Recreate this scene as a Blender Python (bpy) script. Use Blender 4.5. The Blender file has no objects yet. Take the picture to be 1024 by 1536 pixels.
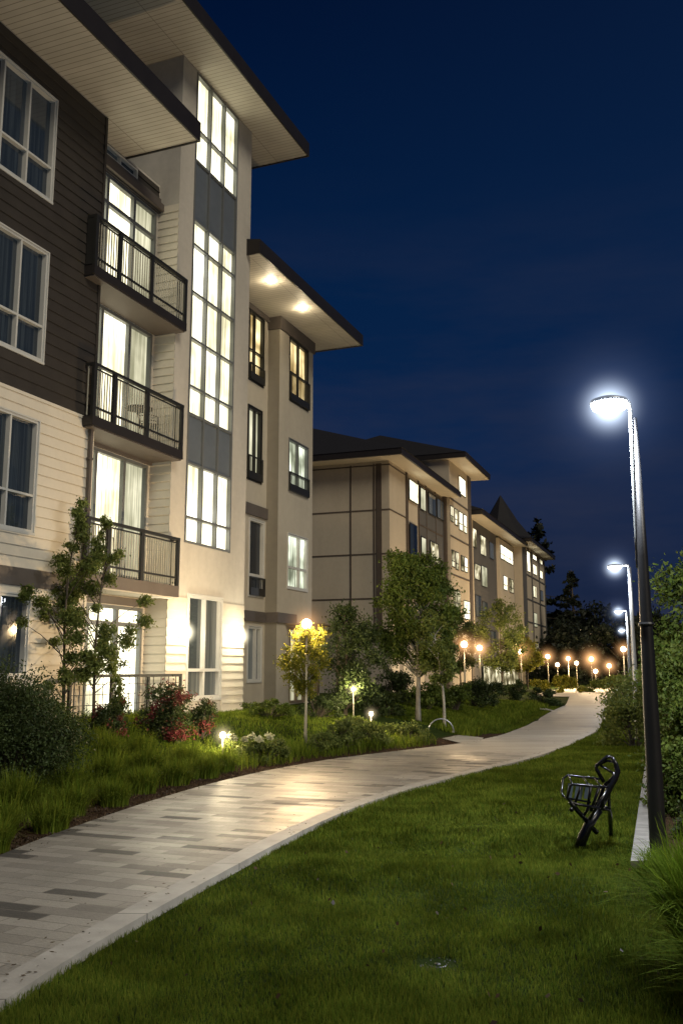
import bpy, math, random
import numpy as np
from mathutils import Vector, Matrix, noise as mnoise
random.seed(7)
RNG = np.random.default_rng(11)
sc = bpy.context.scene
col = sc.collection

# ------------------------------------------------------------------ materials
class NT:
    def __init__(s, m):
        m.use_nodes = True; s.t = m.node_tree; s.t.nodes.clear(); s.m = m
    def n(s, typ, **kw):
        nd = s.t.nodes.new(typ)
        for k, v in kw.items():
            if k.startswith('i_'):
                nd.inputs[k[2:].replace('_', ' ')].default_value = v
            else: setattr(nd, k, v)
        return nd
    def l(s, a, b): s.t.links.new(a, b)
    def math(s, op, a, b=None, clamp=False):
        nd = s.t.nodes.new('ShaderNodeMath'); nd.operation = op; nd.use_clamp = clamp
        for i, v in enumerate((a, b)):
            if v is None: continue
            if isinstance(v, (int, float)): nd.inputs[i].default_value = v
            else: s.l(v, nd.inputs[i])
        return nd.outputs[0]
    def mix(s, f, a, b, blend='MIX'):
        nd = s.t.nodes.new('ShaderNodeMix'); nd.data_type = 'RGBA'; nd.blend_type = blend
        for sock, v in ((nd.inputs[0], f), (nd.inputs[6], a), (nd.inputs[7], b)):
            if isinstance(v, (int, float)): sock.default_value = v
            elif isinstance(v, tuple): sock.default_value = (*v[:3], 1)
            else: s.l(v, sock)
        return nd.outputs[2]
    def noise(s, vec, scale, detail=4, rough=.55):
        nd = s.n('ShaderNodeTexNoise'); nd.inputs['Scale'].default_value = scale
        nd.inputs['Detail'].default_value = detail; nd.inputs['Roughness'].default_value = rough
        if vec is not None: s.l(vec, nd.inputs['Vector'])
        return nd.outputs['Fac']
    def ramp(s, f, stops):
        nd = s.n('ShaderNodeValToRGB'); cr = nd.color_ramp
        while len(cr.elements) < len(stops): cr.elements.new(.5)
        for e, (p, c) in zip(cr.elements, stops):
            e.position = p; e.color = (*c, 1) if isinstance(c, tuple) else (c, c, c, 1)
        s.l(f, nd.inputs[0]); return nd.outputs[0]
    def obj(s, scale=(1, 1, 1), rot=(0, 0, 0)):
        tc = s.n('ShaderNodeTexCoord'); mp = s.n('ShaderNodeMapping')
        mp.inputs['Scale'].default_value = scale; mp.inputs['Rotation'].default_value = rot
        s.l(tc.outputs['Object'], mp.inputs[0]); return mp.outputs[0]
    def out(s, sh): 
        o = s.n('ShaderNodeOutputMaterial'); s.l(sh, o.inputs['Surface'])
    def bump(s, hgt, strength=.3, dist=.02):
        b = s.n('ShaderNodeBump'); b.inputs['Strength'].default_value = strength
        b.inputs['Distance'].default_value = dist; s.l(hgt, b.inputs['Height']); return b.outputs[0]

def mat(name, c, rough=.7, var=.25, scale=3., bump=0., bscale=60., metal=0., streak=False, spec=.35):
    m = bpy.data.materials.new(name); t = NT(m)
    v = t.obj((1, 1, .25) if streak else (1, 1, 1))
    f = t.noise(v, scale)
    f2 = t.noise(t.obj(), scale*7)
    f = t.math('ADD', t.math('MULTIPLY', f, .7), t.math('MULTIPLY', f2, .3))
    k = t.ramp(f, [(.3, 1-var), (.7, 1+var*.4 if 1+var*.4 < 1 else 1.)])
    cc = t.mix(1., tuple(c), k, 'MULTIPLY')
    p = t.n('ShaderNodeBsdfPrincipled'); t.l(cc, p.inputs['Base Color'])
    p.inputs['Roughness'].default_value = rough; p.inputs['Metallic'].default_value = metal
    p.inputs['Specular IOR Level'].default_value = spec
    if bump: t.l(t.bump(t.noise(t.obj(), bscale, 3), bump, .01), p.inputs['Normal'])
    t.out(p.outputs[0]); return m

def leafmat(name, ca, cb, trans=.35, rough=.6, cc=None, spec=.25):
    m = bpy.data.materials.new(name); t = NT(m)
    g = t.n('ShaderNodeNewGeometry')
    cl = t.mix(g.outputs['Random Per Island'], tuple(ca), tuple(cb))
    nz = t.mix(1., t.ramp(t.noise(t.obj(), 2.2, 2), [(.35, .6), (.65, 1.)]), t.ramp(t.noise(t.obj(), .55, 3), [(.36, (.66, .68, .55)), (.62, (1., 1., 1.))]), 'MULTIPLY')
    cl = t.mix(1., cl, nz, 'MULTIPLY')
    if cc is not None:
        sel = t.ramp(t.noise(t.obj(), 3.2, 2), [(.52, 0.), (.60, 1.)])
        cl = t.mix(sel, cl, tuple(cc))
    p = t.n('ShaderNodeBsdfPrincipled'); t.l(cl, p.inputs['Base Color']); p.inputs['Roughness'].default_value = rough
    p.inputs['Specular IOR Level'].default_value = spec
    tr = t.n('ShaderNodeBsdfTranslucent'); t.l(cl, tr.inputs[0])
    mx = t.n('ShaderNodeMixShader'); mx.inputs[0].default_value = trans
    t.l(p.outputs[0], mx.inputs[1]); t.l(tr.outputs[0], mx.inputs[2]); t.out(mx.outputs[0]); return m

def emis(name, c, s):
    m = bpy.data.materials.new(name); t = NT(m)
    e = t.n('ShaderNodeEmission'); e.inputs[0].default_value = (*c, 1); e.inputs[1].default_value = s
    t.out(e.outputs[0]); return m

def glowglass(name, c, s):
    m = bpy.data.materials.new(name); t = NT(m)
    e = t.n('ShaderNodeEmission'); e.inputs[0].default_value = (*c, 1); e.inputs[1].default_value = s
    tr = t.n('ShaderNodeBsdfTransparent'); a = t.n('ShaderNodeAddShader'); t.l(e.outputs[0], a.inputs[0]); t.l(tr.outputs[0], a.inputs[1])
    t.out(a.outputs[0]); return m

def litpane(name, c, s, cdark, curtain=.5, lo=.45):
    """a lit room seen through glass: curtains, uneven brightness pane by pane, a glossy skin"""
    m = bpy.data.materials.new(name); t = NT(m)
    v = t.obj((9, 9, .35)); folds = t.noise(v, 1.6, 3)
    folds = t.ramp(folds, [(.38, 1-curtain), (.6, 1.)])
    big = t.ramp(t.noise(t.obj(), .75, 3), [(.38, lo), (.58, 1.)])
    g = t.n('ShaderNodeNewGeometry')
    isl = t.math('ADD', t.math('MULTIPLY', g.outputs['Random Per Island'], .45), .55)
    sp = t.n('ShaderNodeSeparateXYZ'); t.l(t.obj(), sp.inputs[0])
    zz = t.math('FRACT', t.math('DIVIDE', t.math('SUBTRACT', sp.outputs[2], .45), 3.))
    isl = t.math('MULTIPLY', isl, t.ramp(zz, [(.05, .62), (.45, .85), (.72, 1.), (.98, .72)]))  # room light painted brighter towards the ceiling of each storey
    f = t.math('MULTIPLY', t.math('MULTIPLY', folds, big), isl)
    cl = t.mix(t.ramp(f, [(.15, 0.), (.75, 1.)]), tuple(cdark), tuple(c))
    e = t.n('ShaderNodeEmission'); t.l(cl, e.inputs[0]); t.l(t.math('MULTIPLY', f, s), e.inputs[1])
    gl = t.n('ShaderNodeBsdfGlossy'); gl.inputs['Roughness'].default_value = .08
    mx = t.n('ShaderNodeMixShader'); mx.inputs[0].default_value = .08
    t.l(e.outputs[0], mx.inputs[1]); t.l(gl.outputs[0], mx.inputs[2]); t.out(mx.outputs[0]); return m

def darkpane(name, ca, cb, glow):
    m = bpy.data.materials.new(name); t = NT(m)
    fold = t.ramp(t.noise(t.obj((14, 14, .3)), 1.4, 2), [(.4, .35), (.62, 1.)])
    g = t.n('ShaderNodeNewGeometry')
    cur = t.ramp(g.outputs['Random Per Island'], [(.4, 0.), (.45, 1.)])
    cl = t.mix(t.math('MULTIPLY', fold, cur), tuple(ca), tuple(cb))
    p = t.n('ShaderNodeBsdfPrincipled'); t.l(cl, p.inputs['Base Color']); p.inputs['Roughness'].default_value = .06
    p.inputs['Specular IOR Level'].default_value = .6
    t.l(cl, p.inputs['Emission Color']); p.inputs['Emission Strength'].default_value = glow  # dark panes get a faint added glow in their own colour
    t.out(p.outputs[0]); return m

def halo_mat(name, c, s, p_=3.0):  # lamp glow painted as a self-lit volume; no haze scatters it
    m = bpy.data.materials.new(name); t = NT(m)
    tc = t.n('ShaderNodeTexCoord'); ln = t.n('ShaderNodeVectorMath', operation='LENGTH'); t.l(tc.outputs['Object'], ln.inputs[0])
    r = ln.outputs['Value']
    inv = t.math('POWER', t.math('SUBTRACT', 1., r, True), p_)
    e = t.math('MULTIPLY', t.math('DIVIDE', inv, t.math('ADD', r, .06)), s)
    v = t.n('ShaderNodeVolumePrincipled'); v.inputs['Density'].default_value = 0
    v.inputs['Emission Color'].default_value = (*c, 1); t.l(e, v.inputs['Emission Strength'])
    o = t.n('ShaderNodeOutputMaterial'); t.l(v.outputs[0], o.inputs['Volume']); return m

M = {}
M['darkside'] = mat('dark_siding_paint', (.040, .034, .028), .6, .35, 2.5, .15, 40)
M['cream'] = mat('cream_siding_paint', (.60, .55, .45), .6, .16, 1.3, .12, 50, streak=True)
M['stucco'] = mat('cream_stucco', (.50, .47, .41), .85, .3, .9, .35, 90, streak=True)
M['stucco2'] = mat('tan_stucco', (.44, .40, .32), .85, .22, .7, .35, 80, streak=True)
M['band'] = mat('taupe_trim_paint', (.10, .085, .075), .6, .25, 2)
M['fascia'] = mat('dark_fascia_metal', (.022, .019, .018), .45, .3, 2)
M['rail'] = mat('dark_rail_metal', (.03, .03, .028), .4, .25, 5, metal=.3)
M['picket'] = mat('grey_picket_metal', (.42, .40, .32), .4, .2, 5)
M['white'] = mat('white_frame_vinyl', (.48, .48, .45), .45, .12, 4)
M['grey'] = mat('grey_frame_metal', (.16, .17, .17), .4, .2, 4, metal=.2)
M['spandrel'] = mat('blue_grey_panel', (.13, .15, .17), .35, .25, 1.5)
M['slate'] = mat('slate_shingles', (.016, .016, .019), .75, .4, 4, .3, 20)
M['panelA'] = mat('tan_render_panel', (.48, .42, .325), .85, .2, .5, .3, 30, streak=True)
M['panelB'] = mat('grey_render_panel', (.10, .10, .10), .7, .3, .6, .2, 30, streak=True)
M['base'] = mat('grey_base_wall', (.34, .31, .27), .85, .3, .6, .2, 30, streak=True)
M['groove'] = mat('dark_joint_trim', (.09, .07, .055), .6, .3, 3)
M['pole'] = mat('black_pole_paint', (.022, .022, .024), .38, .35, 4, .08, 60, metal=.2, spec=.6)
M['pale'] = mat('pale_pole_metal', (.36, .38, .4), .35, .15, 4, metal=.4)
M['bronze'] = mat('pale_lamp_post_paint', (.42, .38, .30), .5, .2, 4)
M['wood'] = mat('timber_post', (.22, .17, .11), .8, .35, 6, .3, 30, streak=True)
M['bark'] = mat('tree_bark', (.10, .08, .06), .9, .5, 12, .6, 35, streak=True)
M['birch'] = mat('pale_bark', (.36, .34, .29), .85, .4, 12, .5, 35, streak=True)
M['chairmetal'] = mat('black_gloss_tube', (.012, .012, .014), .22, .2, 8, metal=.5, spec=.8)
M['mesh'] = mat('blue_grey_seat_panel', (.12, .15, .18), .3, .4, 20, metal=.4)
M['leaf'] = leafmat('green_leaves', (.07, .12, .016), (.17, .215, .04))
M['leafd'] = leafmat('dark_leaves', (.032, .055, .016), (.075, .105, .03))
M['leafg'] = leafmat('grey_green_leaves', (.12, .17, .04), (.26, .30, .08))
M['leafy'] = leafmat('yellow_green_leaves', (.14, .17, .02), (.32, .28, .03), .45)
M['leafr'] = leafmat('red_and_green_leaves', (.03, .055, .015), (.08, .11, .03), .3, cc=(.15, .028, .03))
M['leafn'] = leafmat('conifer_needles', (.008, .014, .010), (.02, .03, .016), .1)
M['grass'] = leafmat('lawn_blades', (.072, .136, .016), (.22, .25, .036), .45, .85, spec=.02)
M['grass2'] = leafmat('verge_blades', (.095, .165, .018), (.27, .32, .045), .45, .8, spec=.03)
M['grass3'] = leafmat('ornamental_blades', (.11, .21, .014), (.28, .38, .045), .45, .8, spec=.02)
M['litter'] = leafmat('dry_leaf_and_bark', (.03, .018, .010), (.13, .08, .04), .1)
M['flower'] = leafmat('white_petals', (.75, .75, .5), (.85, .85, .7), .3)
M['lit'] = litpane('lit_room_white', (1., .94, .75), 5.8, (.90, .82, .50), .42, .5)
M['lit2'] = litpane('lit_room_dim', (1., .95, .68), 1.5, (.62, .60, .34), .35, .7)
M['litwarm'] = litpane('lit_room_warm', (1., .82, .44), 3.4, (.5, .32, .10), .5)
M['litcool'] = litpane('lit_room_cool', (.90, .96, .78), 3.4, (.35, .38, .24), .6, .35)
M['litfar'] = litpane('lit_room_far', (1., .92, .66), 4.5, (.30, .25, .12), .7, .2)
M['dark'] = darkpane('dark_window_glow', (.006, .009, .013), (.022, .028, .032), .4)
M['dark2'] = darkpane('grey_window_glow', (.03, .035, .035), (.09, .095, .085), .6)
M['lampcool'] = emis('cool_lamp_lens', (.85, .93, 1.), 14)
M['lampwarm'] = glowglass('warm_lamp_globe', (1., .68, .34), 12)
M['lampyel'] = glowglass('garden_light_globe', (1., .82, .50), 12)
M['sconce'] = emis('wall_light_lens', (1., .92, .70), 25)
M['down'] = emis('soffit_light_lens', (1., .80, .50), 25)
M['halocool'] = halo_mat('cool_painted_glow', (.42, .56, 1.), .11, 2.8)
M['halocore'] = halo_mat('cool_painted_glow_core', (.72, .84, 1.), 5., 3.2)
M['halowarm'] = halo_mat('warm_painted_glow', (1., .50, .20), .8, 3.6)
M['haloyel'] = halo_mat('pale_painted_glow', (1., .80, .48), 2.2, 3.2)
M['halosconce'] = halo_mat('wall_painted_glow', (1., .90, .62), 14., 2.6)
M['steel'] = mat('grey_steel', (.35, .36, .38), .35, .3, 30, metal=.7)
M['plastic'] = mat('dark_plastic', (.02, .02, .02), .5, .2, 10)

def soffit_mat():
    m = bpy.data.materials.new('vented_soffit'); t = NT(m)
    b = t.n('ShaderNodeTexBrick'); b.offset = 0; b.inputs['Scale'].default_value = 1
    b.inputs['Brick Width'].default_value = 2.4; b.inputs['Row Height'].default_value = .13
    b.inputs['Mortar Size'].default_value = .009; b.inputs['Mortar Smooth'].default_value = .4
    b.inputs['Color1'].default_value = (.5, .47, .40, 1); b.inputs['Color2'].default_value = (.47, .44, .37, 1)
    b.inputs['Mortar'].default_value = (.20, .18, .15, 1)
    t.l(t.obj(rot=(0, 0, math.pi/2)), b.inputs['Vector'])
    p = t.n('ShaderNodeBsdfPrincipled'); p.inputs['Roughness'].default_value = .6
    n = t.ramp(t.noise(t.obj(), .8), [(.3, .75), (.7, 1.)])
    t.l(t.mix(1., b.outputs[0], n, 'MULTIPLY'), p.inputs['Base Color'])
    t.l(t.bump(b.outputs['Fac'], -.5, .01), p.inputs['Normal']); t.out(p.outputs[0]); return m
M['soffit'] = soffit_mat()

def path_mat():
    m = bpy.data.materials.new('wet_concrete_pavers'); t = NT(m)
    A = math.atan(.4)
    tc = t.n('ShaderNodeTexCoord'); pos = tc.outputs['Object']
    v = t.obj(rot=(0, 0, A))
    b = t.n('ShaderNodeTexBrick'); b.offset = .42; b.inputs['Scale'].default_value = 1
    b.inputs['Brick Width'].default_value = .46; b.inputs['Row Height'].default_value = .155
    b.inputs['Mortar Size'].default_value = .0055; b.inputs['Mortar Smooth'].default_value = .2; b.inputs['Bias'].default_value = 0.
    b.inputs['Color1'].default_value = (0, 0, 0, 1); b.inputs['Color2'].default_value = (1, 1, 1, 1)
    b.inputs['Mortar'].default_value = (.45, .45, .45, 1)
    t.l(v, b.inputs['Vector'])
    rnd = b.outputs[0]
    cl = t.ramp(rnd, [(.0, (.055, .052, .05)), (.12, (.068, .064, .062)), (.15, (.19, .172, .15)), (.5, (.26, .238, .205)), (1., (.33, .302, .262))])
    big = t.ramp(t.noise(pos, .55, 5), [(.3, .62), (.65, 1.)])
    fine = t.ramp(t.noise(pos, 38, 4, .7), [(.3, .82), (.7, 1.)])
    cl = t.mix(1., t.mix(1., cl, big, 'MULTIPLY'), fine, 'MULTIPLY')
    mort = t.math('MULTIPLY', b.outputs['Fac'], .6)
    cl = t.mix(mort, cl, (.09, .08, .07))
    # pavers give way to brushed concrete further along
    sep = t.n('ShaderNodeSeparateXYZ'); t.l(pos, sep.inputs[0])
    yy = t.math('ADD', sep.outputs[1], t.math('MULTIPLY', t.noise(pos, .6), 3.))
    far = t.ramp(t.math('DIVIDE', yy, 40.), [(.45, 0.), (.52, 1.)])
    conc = t.ramp(t.noise(t.obj((.35, 1.6, 1)), .9, 5), [(.3, (.20, .184, .16)), (.55, (.29, .268, .232)), (.75, (.36, .333, .29))])
    joint = t.math('FRACT', t.math('DIVIDE', sep.outputs[1], 3.2))
    jl = t.math('LESS_THAN', joint, .012)
    conc = t.mix(t.math('MULTIPLY', jl, .6), conc, (.1, .095, .09))
    cl = t.mix(far, cl, conc)
    p = t.n('ShaderNodeBsdfPrincipled'); t.l(cl, p.inputs['Base Color'])
    wet = t.noise(pos, .8, 4)
    rg = t.ramp(wet, [(.36, .36), (.66, .60)])
    rg2 = t.math('ADD', t.math('SUBTRACT', rg, t.math('MULTIPLY', rnd, .14)), t.math('MULTIPLY', t.noise(pos, 25), .16))
    t.l(t.math('MAXIMUM', rg2, t.math('MULTIPLY', far, .55)), p.inputs['Roughness'])
    p.inputs['Specular IOR Level'].default_value = .38
    hgt = t.math('ADD', t.math('MULTIPLY', b.outputs['Fac'], -.6), t.math('ADD', t.math('MULTIPLY', t.noise(pos, 55, 4), .5), t.math('MULTIPLY', rnd, .35)))
    t.l(t.bump(hgt, .6, .009), p.inputs['Normal']); t.out(p.outputs[0]); return m
M['path'] = path_mat()
def kerb_mat():
    m = bpy.data.materials.new('pale_concrete_edging'); t = NT(m)
    tc = t.n('ShaderNodeTexCoord'); sep = t.n('ShaderNodeSeparateXYZ'); t.l(tc.outputs['Object'], sep.inputs[0])
    j = t.math('LESS_THAN', t.math('FRACT', t.math('DIVIDE', sep.outputs[1], 1.6)), .008)
    f = t.ramp(t.noise(tc.outputs['Object'], 3.5, 6, .65), [(.3, (.22, .205, .18)), (.7, (.34, .318, .28))])
    cl = t.mix(j, f, (.06, .055, .05))
    p = t.n('ShaderNodeBsdfPrincipled'); t.l(cl, p.inputs['Base Color']); p.inputs['Roughness'].default_value = .6
    t.l(t.bump(t.noise(tc.outputs['Object'], 70, 3), .3, .004), p.inputs['Normal']); t.out(p.outputs[0]); return m
M['kerb'] = kerb_mat()
def strip_mat():
    m = bpy.data.materials.new('ribbed_edging_blocks'); t = NT(m)
    b = t.n('ShaderNodeTexBrick'); b.inputs['Brick Width'].default_value = .9; b.inputs['Row Height'].default_value = .075; b.inputs['Scale'].default_value = 1
    b.inputs['Mortar Size'].default_value = .008; b.inputs['Color1'].default_value = (.30, .29, .27, 1); b.inputs['Color2'].default_value = (.20, .19, .18, 1); b.inputs['Mortar'].default_value = (.06, .06, .055, 1)
    t.l(t.obj(rot=(0, 0, .32)), b.inputs['Vector'])
    p = t.n('ShaderNodeBsdfPrincipled'); p.inputs['Roughness'].default_value = .7
    t.l(t.mix(1., b.outputs[0], t.ramp(t.noise(t.obj(), 5, 5), [(.3, .6), (.7, 1.)]), 'MULTIPLY'), p.inputs['Base Color'])
    t.l(t.bump(b.outputs['Fac'], -.6, .01), p.inputs['Normal']); t.out(p.outputs[0]); return m
M['strip'] = strip_mat()
def ground_mat():
    m = bpy.data.materials.new('turf_soil_and_mulch'); t = NT(m)
    at = t.n('ShaderNodeAttribute', attribute_name='bed'); tc = t.n('ShaderNodeTexCoord')
    turf = t.ramp(t.noise(tc.outputs['Object'], 1.1, 5, .6), [(.3, (.014, .024, .006)), (.7, (.034, .052, .012))])
    mul = t.ramp(t.noise(tc.outputs['Object'], 26, 5, .7), [(.3, (.018, .011, .007)), (.55, (.055, .034, .022)), (.75, (.11, .075, .05))])
    f = t.math('ADD', at.outputs['Fac'], t.math('MULTIPLY', t.math('SUBTRACT', t.noise(tc.outputs['Object'], 5), .5), .5), True)
    cl = t.mix(f, turf, mul)
    p = t.n('ShaderNodeBsdfPrincipled'); t.l(cl, p.inputs['Base Color']); p.inputs['Roughness'].default_value = 1.; p.inputs['Specular IOR Level'].default_value = .02
    t.l(t.bump(t.noise(tc.outputs['Object'], 45, 5, .7), .8, .03), p.inputs['Normal']); t.out(p.outputs[0]); return m
M['ground'] = ground_mat()

# ------------------------------------------------------------------ mesh helpers
class MB:
    def __init__(s): s.v = []; s.f = []; s.uvs = None
    def add(s, vs, fs):
        o = len(s.v); s.v.extend(vs); s.f.extend([tuple(i+o for i in f) for f in fs]); return s
    def box(s, x0, x1, y0, y1, z0, z1):
        if x0 > x1: x0, x1 = x1, x0
        if y0 > y1: y0, y1 = y1, y0
        return s.add([(x0,y0,z0),(x1,y0,z0),(x1,y1,z0),(x0,y1,z0),(x0,y0,z1),(x1,y0,z1),(x1,y1,z1),(x0,y1,z1)],
              [(0,3,2,1),(4,5,6,7),(0,1,5,4),(1,2,6,5),(2,3,7,6),(3,0,4,7)])
    def quad(s, a, b, c, d): return s.add([a, b, c, d], [(0, 1, 2, 3)])
    def tube(s, pts, r, sides=8, cap=True):
        pts = [Vector(p) for p in pts]; n = len(pts)
        rr = r if isinstance(r, (list, tuple)) else [r]*n
        vs = []; prev = None
        for i, p in enumerate(pts):
            d = (pts[min(i+1, n-1)]-pts[max(i-1, 0)])
            if d.length < 1e-9: d = Vector((0, 0, 1))
            d.normalize()
            if prev is None: a = d.orthogonal().normalized()
            else:
                a = prev-d*prev.dot(d)
                a = a.normalized() if a.length > 1e-6 else d.orthogonal().normalized()
            prev = a; b = d.cross(a)
            for k in range(sides):
                t = 2*math.pi*k/sides; vs.append(tuple(p+(a*math.cos(t)+b*math.sin(t))*rr[i]))
        fs = []
        for i in range(n-1):
            for k in range(sides):
                k2 = (k+1) % sides; fs.append((i*sides+k, i*sides+k2, (i+1)*sides+k2, (i+1)*sides+k))
        if cap: fs.append(tuple(range(sides-1, -1, -1))); fs.append(tuple((n-1)*sides+k for k in range(sides)))
        return s.add(vs, fs)
    def lathe(s, prof, seg=20, c=(0, 0, 0)):
        vs = []; n = len(prof)
        for r, z in prof:
            for k in range(seg):
                t = 2*math.pi*k/seg; vs.append((c[0]+r*math.cos(t), c[1]+r*math.sin(t), c[2]+z))
        fs = [(i*seg+k, i*seg+(k+1) % seg, (i+1)*seg+(k+1) % seg, (i+1)*seg+k) for i in range(n-1) for k in range(seg)]
        fs.append(tuple(range(seg-1, -1, -1))); fs.append(tuple((n-1)*seg+k for k in range(seg)))
        return s.add(vs, fs)
    def ball(s, c, r, seg=16, rings=10, sc_=(1, 1, 1)):
        prof = [(max(1e-4, r*math.sin(math.pi*i/rings))*sc_[0], -r*math.cos(math.pi*i/rings)*sc_[2]) for i in range(rings+1)]
        return s.lathe(prof, seg, c)
    def build(s, name, m, parent=None, smooth=False):
        me = bpy.data.meshes.new(name); me.from_pydata(s.v, [], s.f); me.update()
        if smooth: me.polygons.foreach_set('use_smooth', [True]*len(me.polygons))
        me.materials.append(m if not isinstance(m, str) else M[m])
        o = bpy.data.objects.new(name, me); col.objects.link(o)
        if parent is not None: o.parent = parent
        return o

def npmesh(name, V, nper, m, parent=None, loc=None):
    """V: (N, nper, 3) separate polygons"""
    N = V.shape[0]
    me = bpy.data.meshes.new(name)
    me.vertices.add(N*nper); me.vertices.foreach_set('co', np.ascontiguousarray(V, dtype=np.float32).ravel())
    me.loops.add(N*nper); me.loops.foreach_set('vertex_index', np.arange(N*nper, dtype=np.int32))
    me.polygons.add(N); me.polygons.foreach_set('loop_start', np.arange(0, N*nper, nper, dtype=np.int32))
    me.update(calc_edges=True); me.materials.append(M[m])
    o = bpy.data.objects.new(name, me); col.objects.link(o)
    if parent is not None: o.parent = parent
    if loc is not None: o.location = loc
    return o

def tag(o, label=None, cat=None, group=None, kind=None):
    if label: o['label'] = label
    if cat: o['category'] = cat
    if group: o['group'] = group
    if kind: o['kind'] = kind
    return o
def thing(name, label, cat, loc=(0, 0, 0), rz=0, group=None):
    o = bpy.data.objects.new(name, None); col.objects.link(o); o.empty_display_size = .2
    o.location = loc; o.rotation_euler = (0, 0, rz)
    return tag(o, label, cat, group)
def copy_tree(o, parent=None):
    c = o.copy(); col.objects.link(c)
    if parent is not None: c.parent = parent
    for ch in list(o.children): copy_tree(ch, c)
    return c

# ------------------------------------------------------------------ terrain
YL=[-8,0,3,6,8.41,9.24,10.16,11.35,13.29,15.33,17.34,19,21.03,23.55,27.4,36.85,43.75,60,90]
XL=[-4.6,-4.1,-3.6,-3.15,-2.94,-2.85,-2.66,-2.43,-1.94,-1.19,-.14,1.16,2.75,3.95,5.31,8.1,10.3,14.4,24]
YR=[-8,0,2.5,4.78,5.43,6.22,7.25,8.65,10.16,11.79,13.44,15.14,17.34,20.66,25.32,33.19,49.3,60,90]
XR=[-3.0,-2.3,-1.9,-1.63,-1.5,-1.31,-1.04,-.66,-.22,.39,1.19,2.18,3.46,5.0,6.79,9.18,14.02,17.2,27]
def smo(t): t = np.clip(t, 0, 1); return t*t*(3-2*t)
def hgt(x, y):
    x = np.asarray(x, float); y = np.asarray(y, float)
    d = (np.interp(y, YL, XL)-x)*.9
    dr = x-np.interp(y, YR, XR)
    off = smo((d-.1)/.8)+smo((dr-.1)/.9)
    und = .022*np.sin(x*1.3+y*1.1+.6)*np.sin(y*1.55-x*.35)+.012*np.sin(y*3.3+x*.9)
    return .6*smo((d-.3)/4.2)*(1-.8*smo((y-30)/25))+und*off*(1-smo((y-24)/10))
def hz(x, y): return float(hgt(x, y))
def P3(x, y, dz=0): return (x, y, hz(x, y)+dz)

def build_ground():
    ys = np.concatenate([np.linspace(-30, 0, 8), np.linspace(1, 32, 125), np.linspace(33, 100, 70), np.linspace(110, 260, 12), [400, 800, 1500]])
    xs = np.concatenate([[-900, -300, -100], np.linspace(-50, -12, 12), np.linspace(-11, 9, 120), np.linspace(9.8, 34, 36), np.linspace(40, 120, 8), [300, 1200]])
    X, Y = np.meshgrid(xs, ys); Z = hgt(X, Y)
    rs = np.random.default_rng(3)
    near = (Y < 60)*(np.abs(X) < 30)
    onpath = (X > np.interp(Y, YL, XL)-.6)*(X < np.interp(Y, YR, XR)+.3)
    Z = Z+near*(~(onpath > 0))*rs.normal(0, .004, X.shape) - .018
    V = np.stack([X, Y, Z], -1).reshape(-1, 3)
    nx = len(xs); ny = len(ys)
    F = [(j*nx+i, j*nx+i+1, (j+1)*nx+i+1, (j+1)*nx+i) for j in range(ny-1) for i in range(nx-1)]
    me = bpy.data.meshes.new('ground'); me.from_pydata(V.tolist(), [], F); me.update()
    d = (np.interp(Y, YL, XL)-X)*.9
    bed = ((d > -.3)*(d < 1.0)*(Y < 25)).astype(float)
    n0 = X*math.cos(math.atan(.4))-Y*math.sin(math.atan(.4))
    bed = np.maximum(bed, ((d >= 1.0)*(Y < 16)*1.0*.8))
    strip = 2.5+.335*(Y-8.08)
    bed = np.maximum(bed, ((X > strip)*(Y < 60))*.9)
    bed = np.maximum(bed, ((X > 1.45+.25*(Y-4.6))*(Y < 8))*.7)
    at = me.attributes.new('bed', 'FLOAT', 'POINT'); at.data.foreach_set('value', bed.ravel().astype(np.float32))
    me.polygons.foreach_set('use_smooth', [True]*len(me.polygons))
    me.materials.append(M['ground'])
    o = bpy.data.objects.new('ground', me); col.objects.link(o); o['kind'] = 'structure'
build_ground()

def ribbon(name, L, R, z0, z1, m):
    """raised slab between two polylines of equal length"""
    n = len(L); vs = []
    for (a, b) in zip(L, R):
        vs += [(a[0], a[1], z1), (b[0], b[1], z1), (a[0], a[1], z0), (b[0], b[1], z0)]
    fs = []
    for i in range(n-1):
        o = 4*i; p = o+4
        fs += [(o, o+1, p+1, p), (o+1, o+3, p+3, p+1), (o+2, o, p, p+2)]
    fs += [(0, 2, 3, 1), (4*n-4, 4*n-3, 4*n-1, 4*n-2)]
    o = MB().add(vs, fs).build(name, m); o['kind'] = 'structure'; return o
ysamp = list(np.concatenate([np.linspace(-4, 30, 90), np.linspace(31, 60, 30)]))
Lp = [(float(np.interp(y+.0, YL, XL)), y) for y in ysamp]
Rp = [(float(np.interp(y, YR, XR)), y) for y in ysamp]
def smooth_line(L):
    a = np.array(L); b = a.copy()
    for _ in range(3):
        b[1:-1, 0] = (b[:-2, 0]+b[1:-1, 0]*2+b[2:, 0])/4
    return [tuple(p) for p in b]
Lp = smooth_line(Lp); Rp = smooth_line(Rp)
kerbw = .2
Kin = [(x-kerbw*(1.0 if y > -9 else 1), y+kerbw*.12) for x, y in Rp]
ribbon('path', Lp, Kin, -.06, .030, 'path')
ribbon('path_edging', [(x+.006, y) for x, y in Kin], Rp, -.06, .042, 'kerb')
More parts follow.
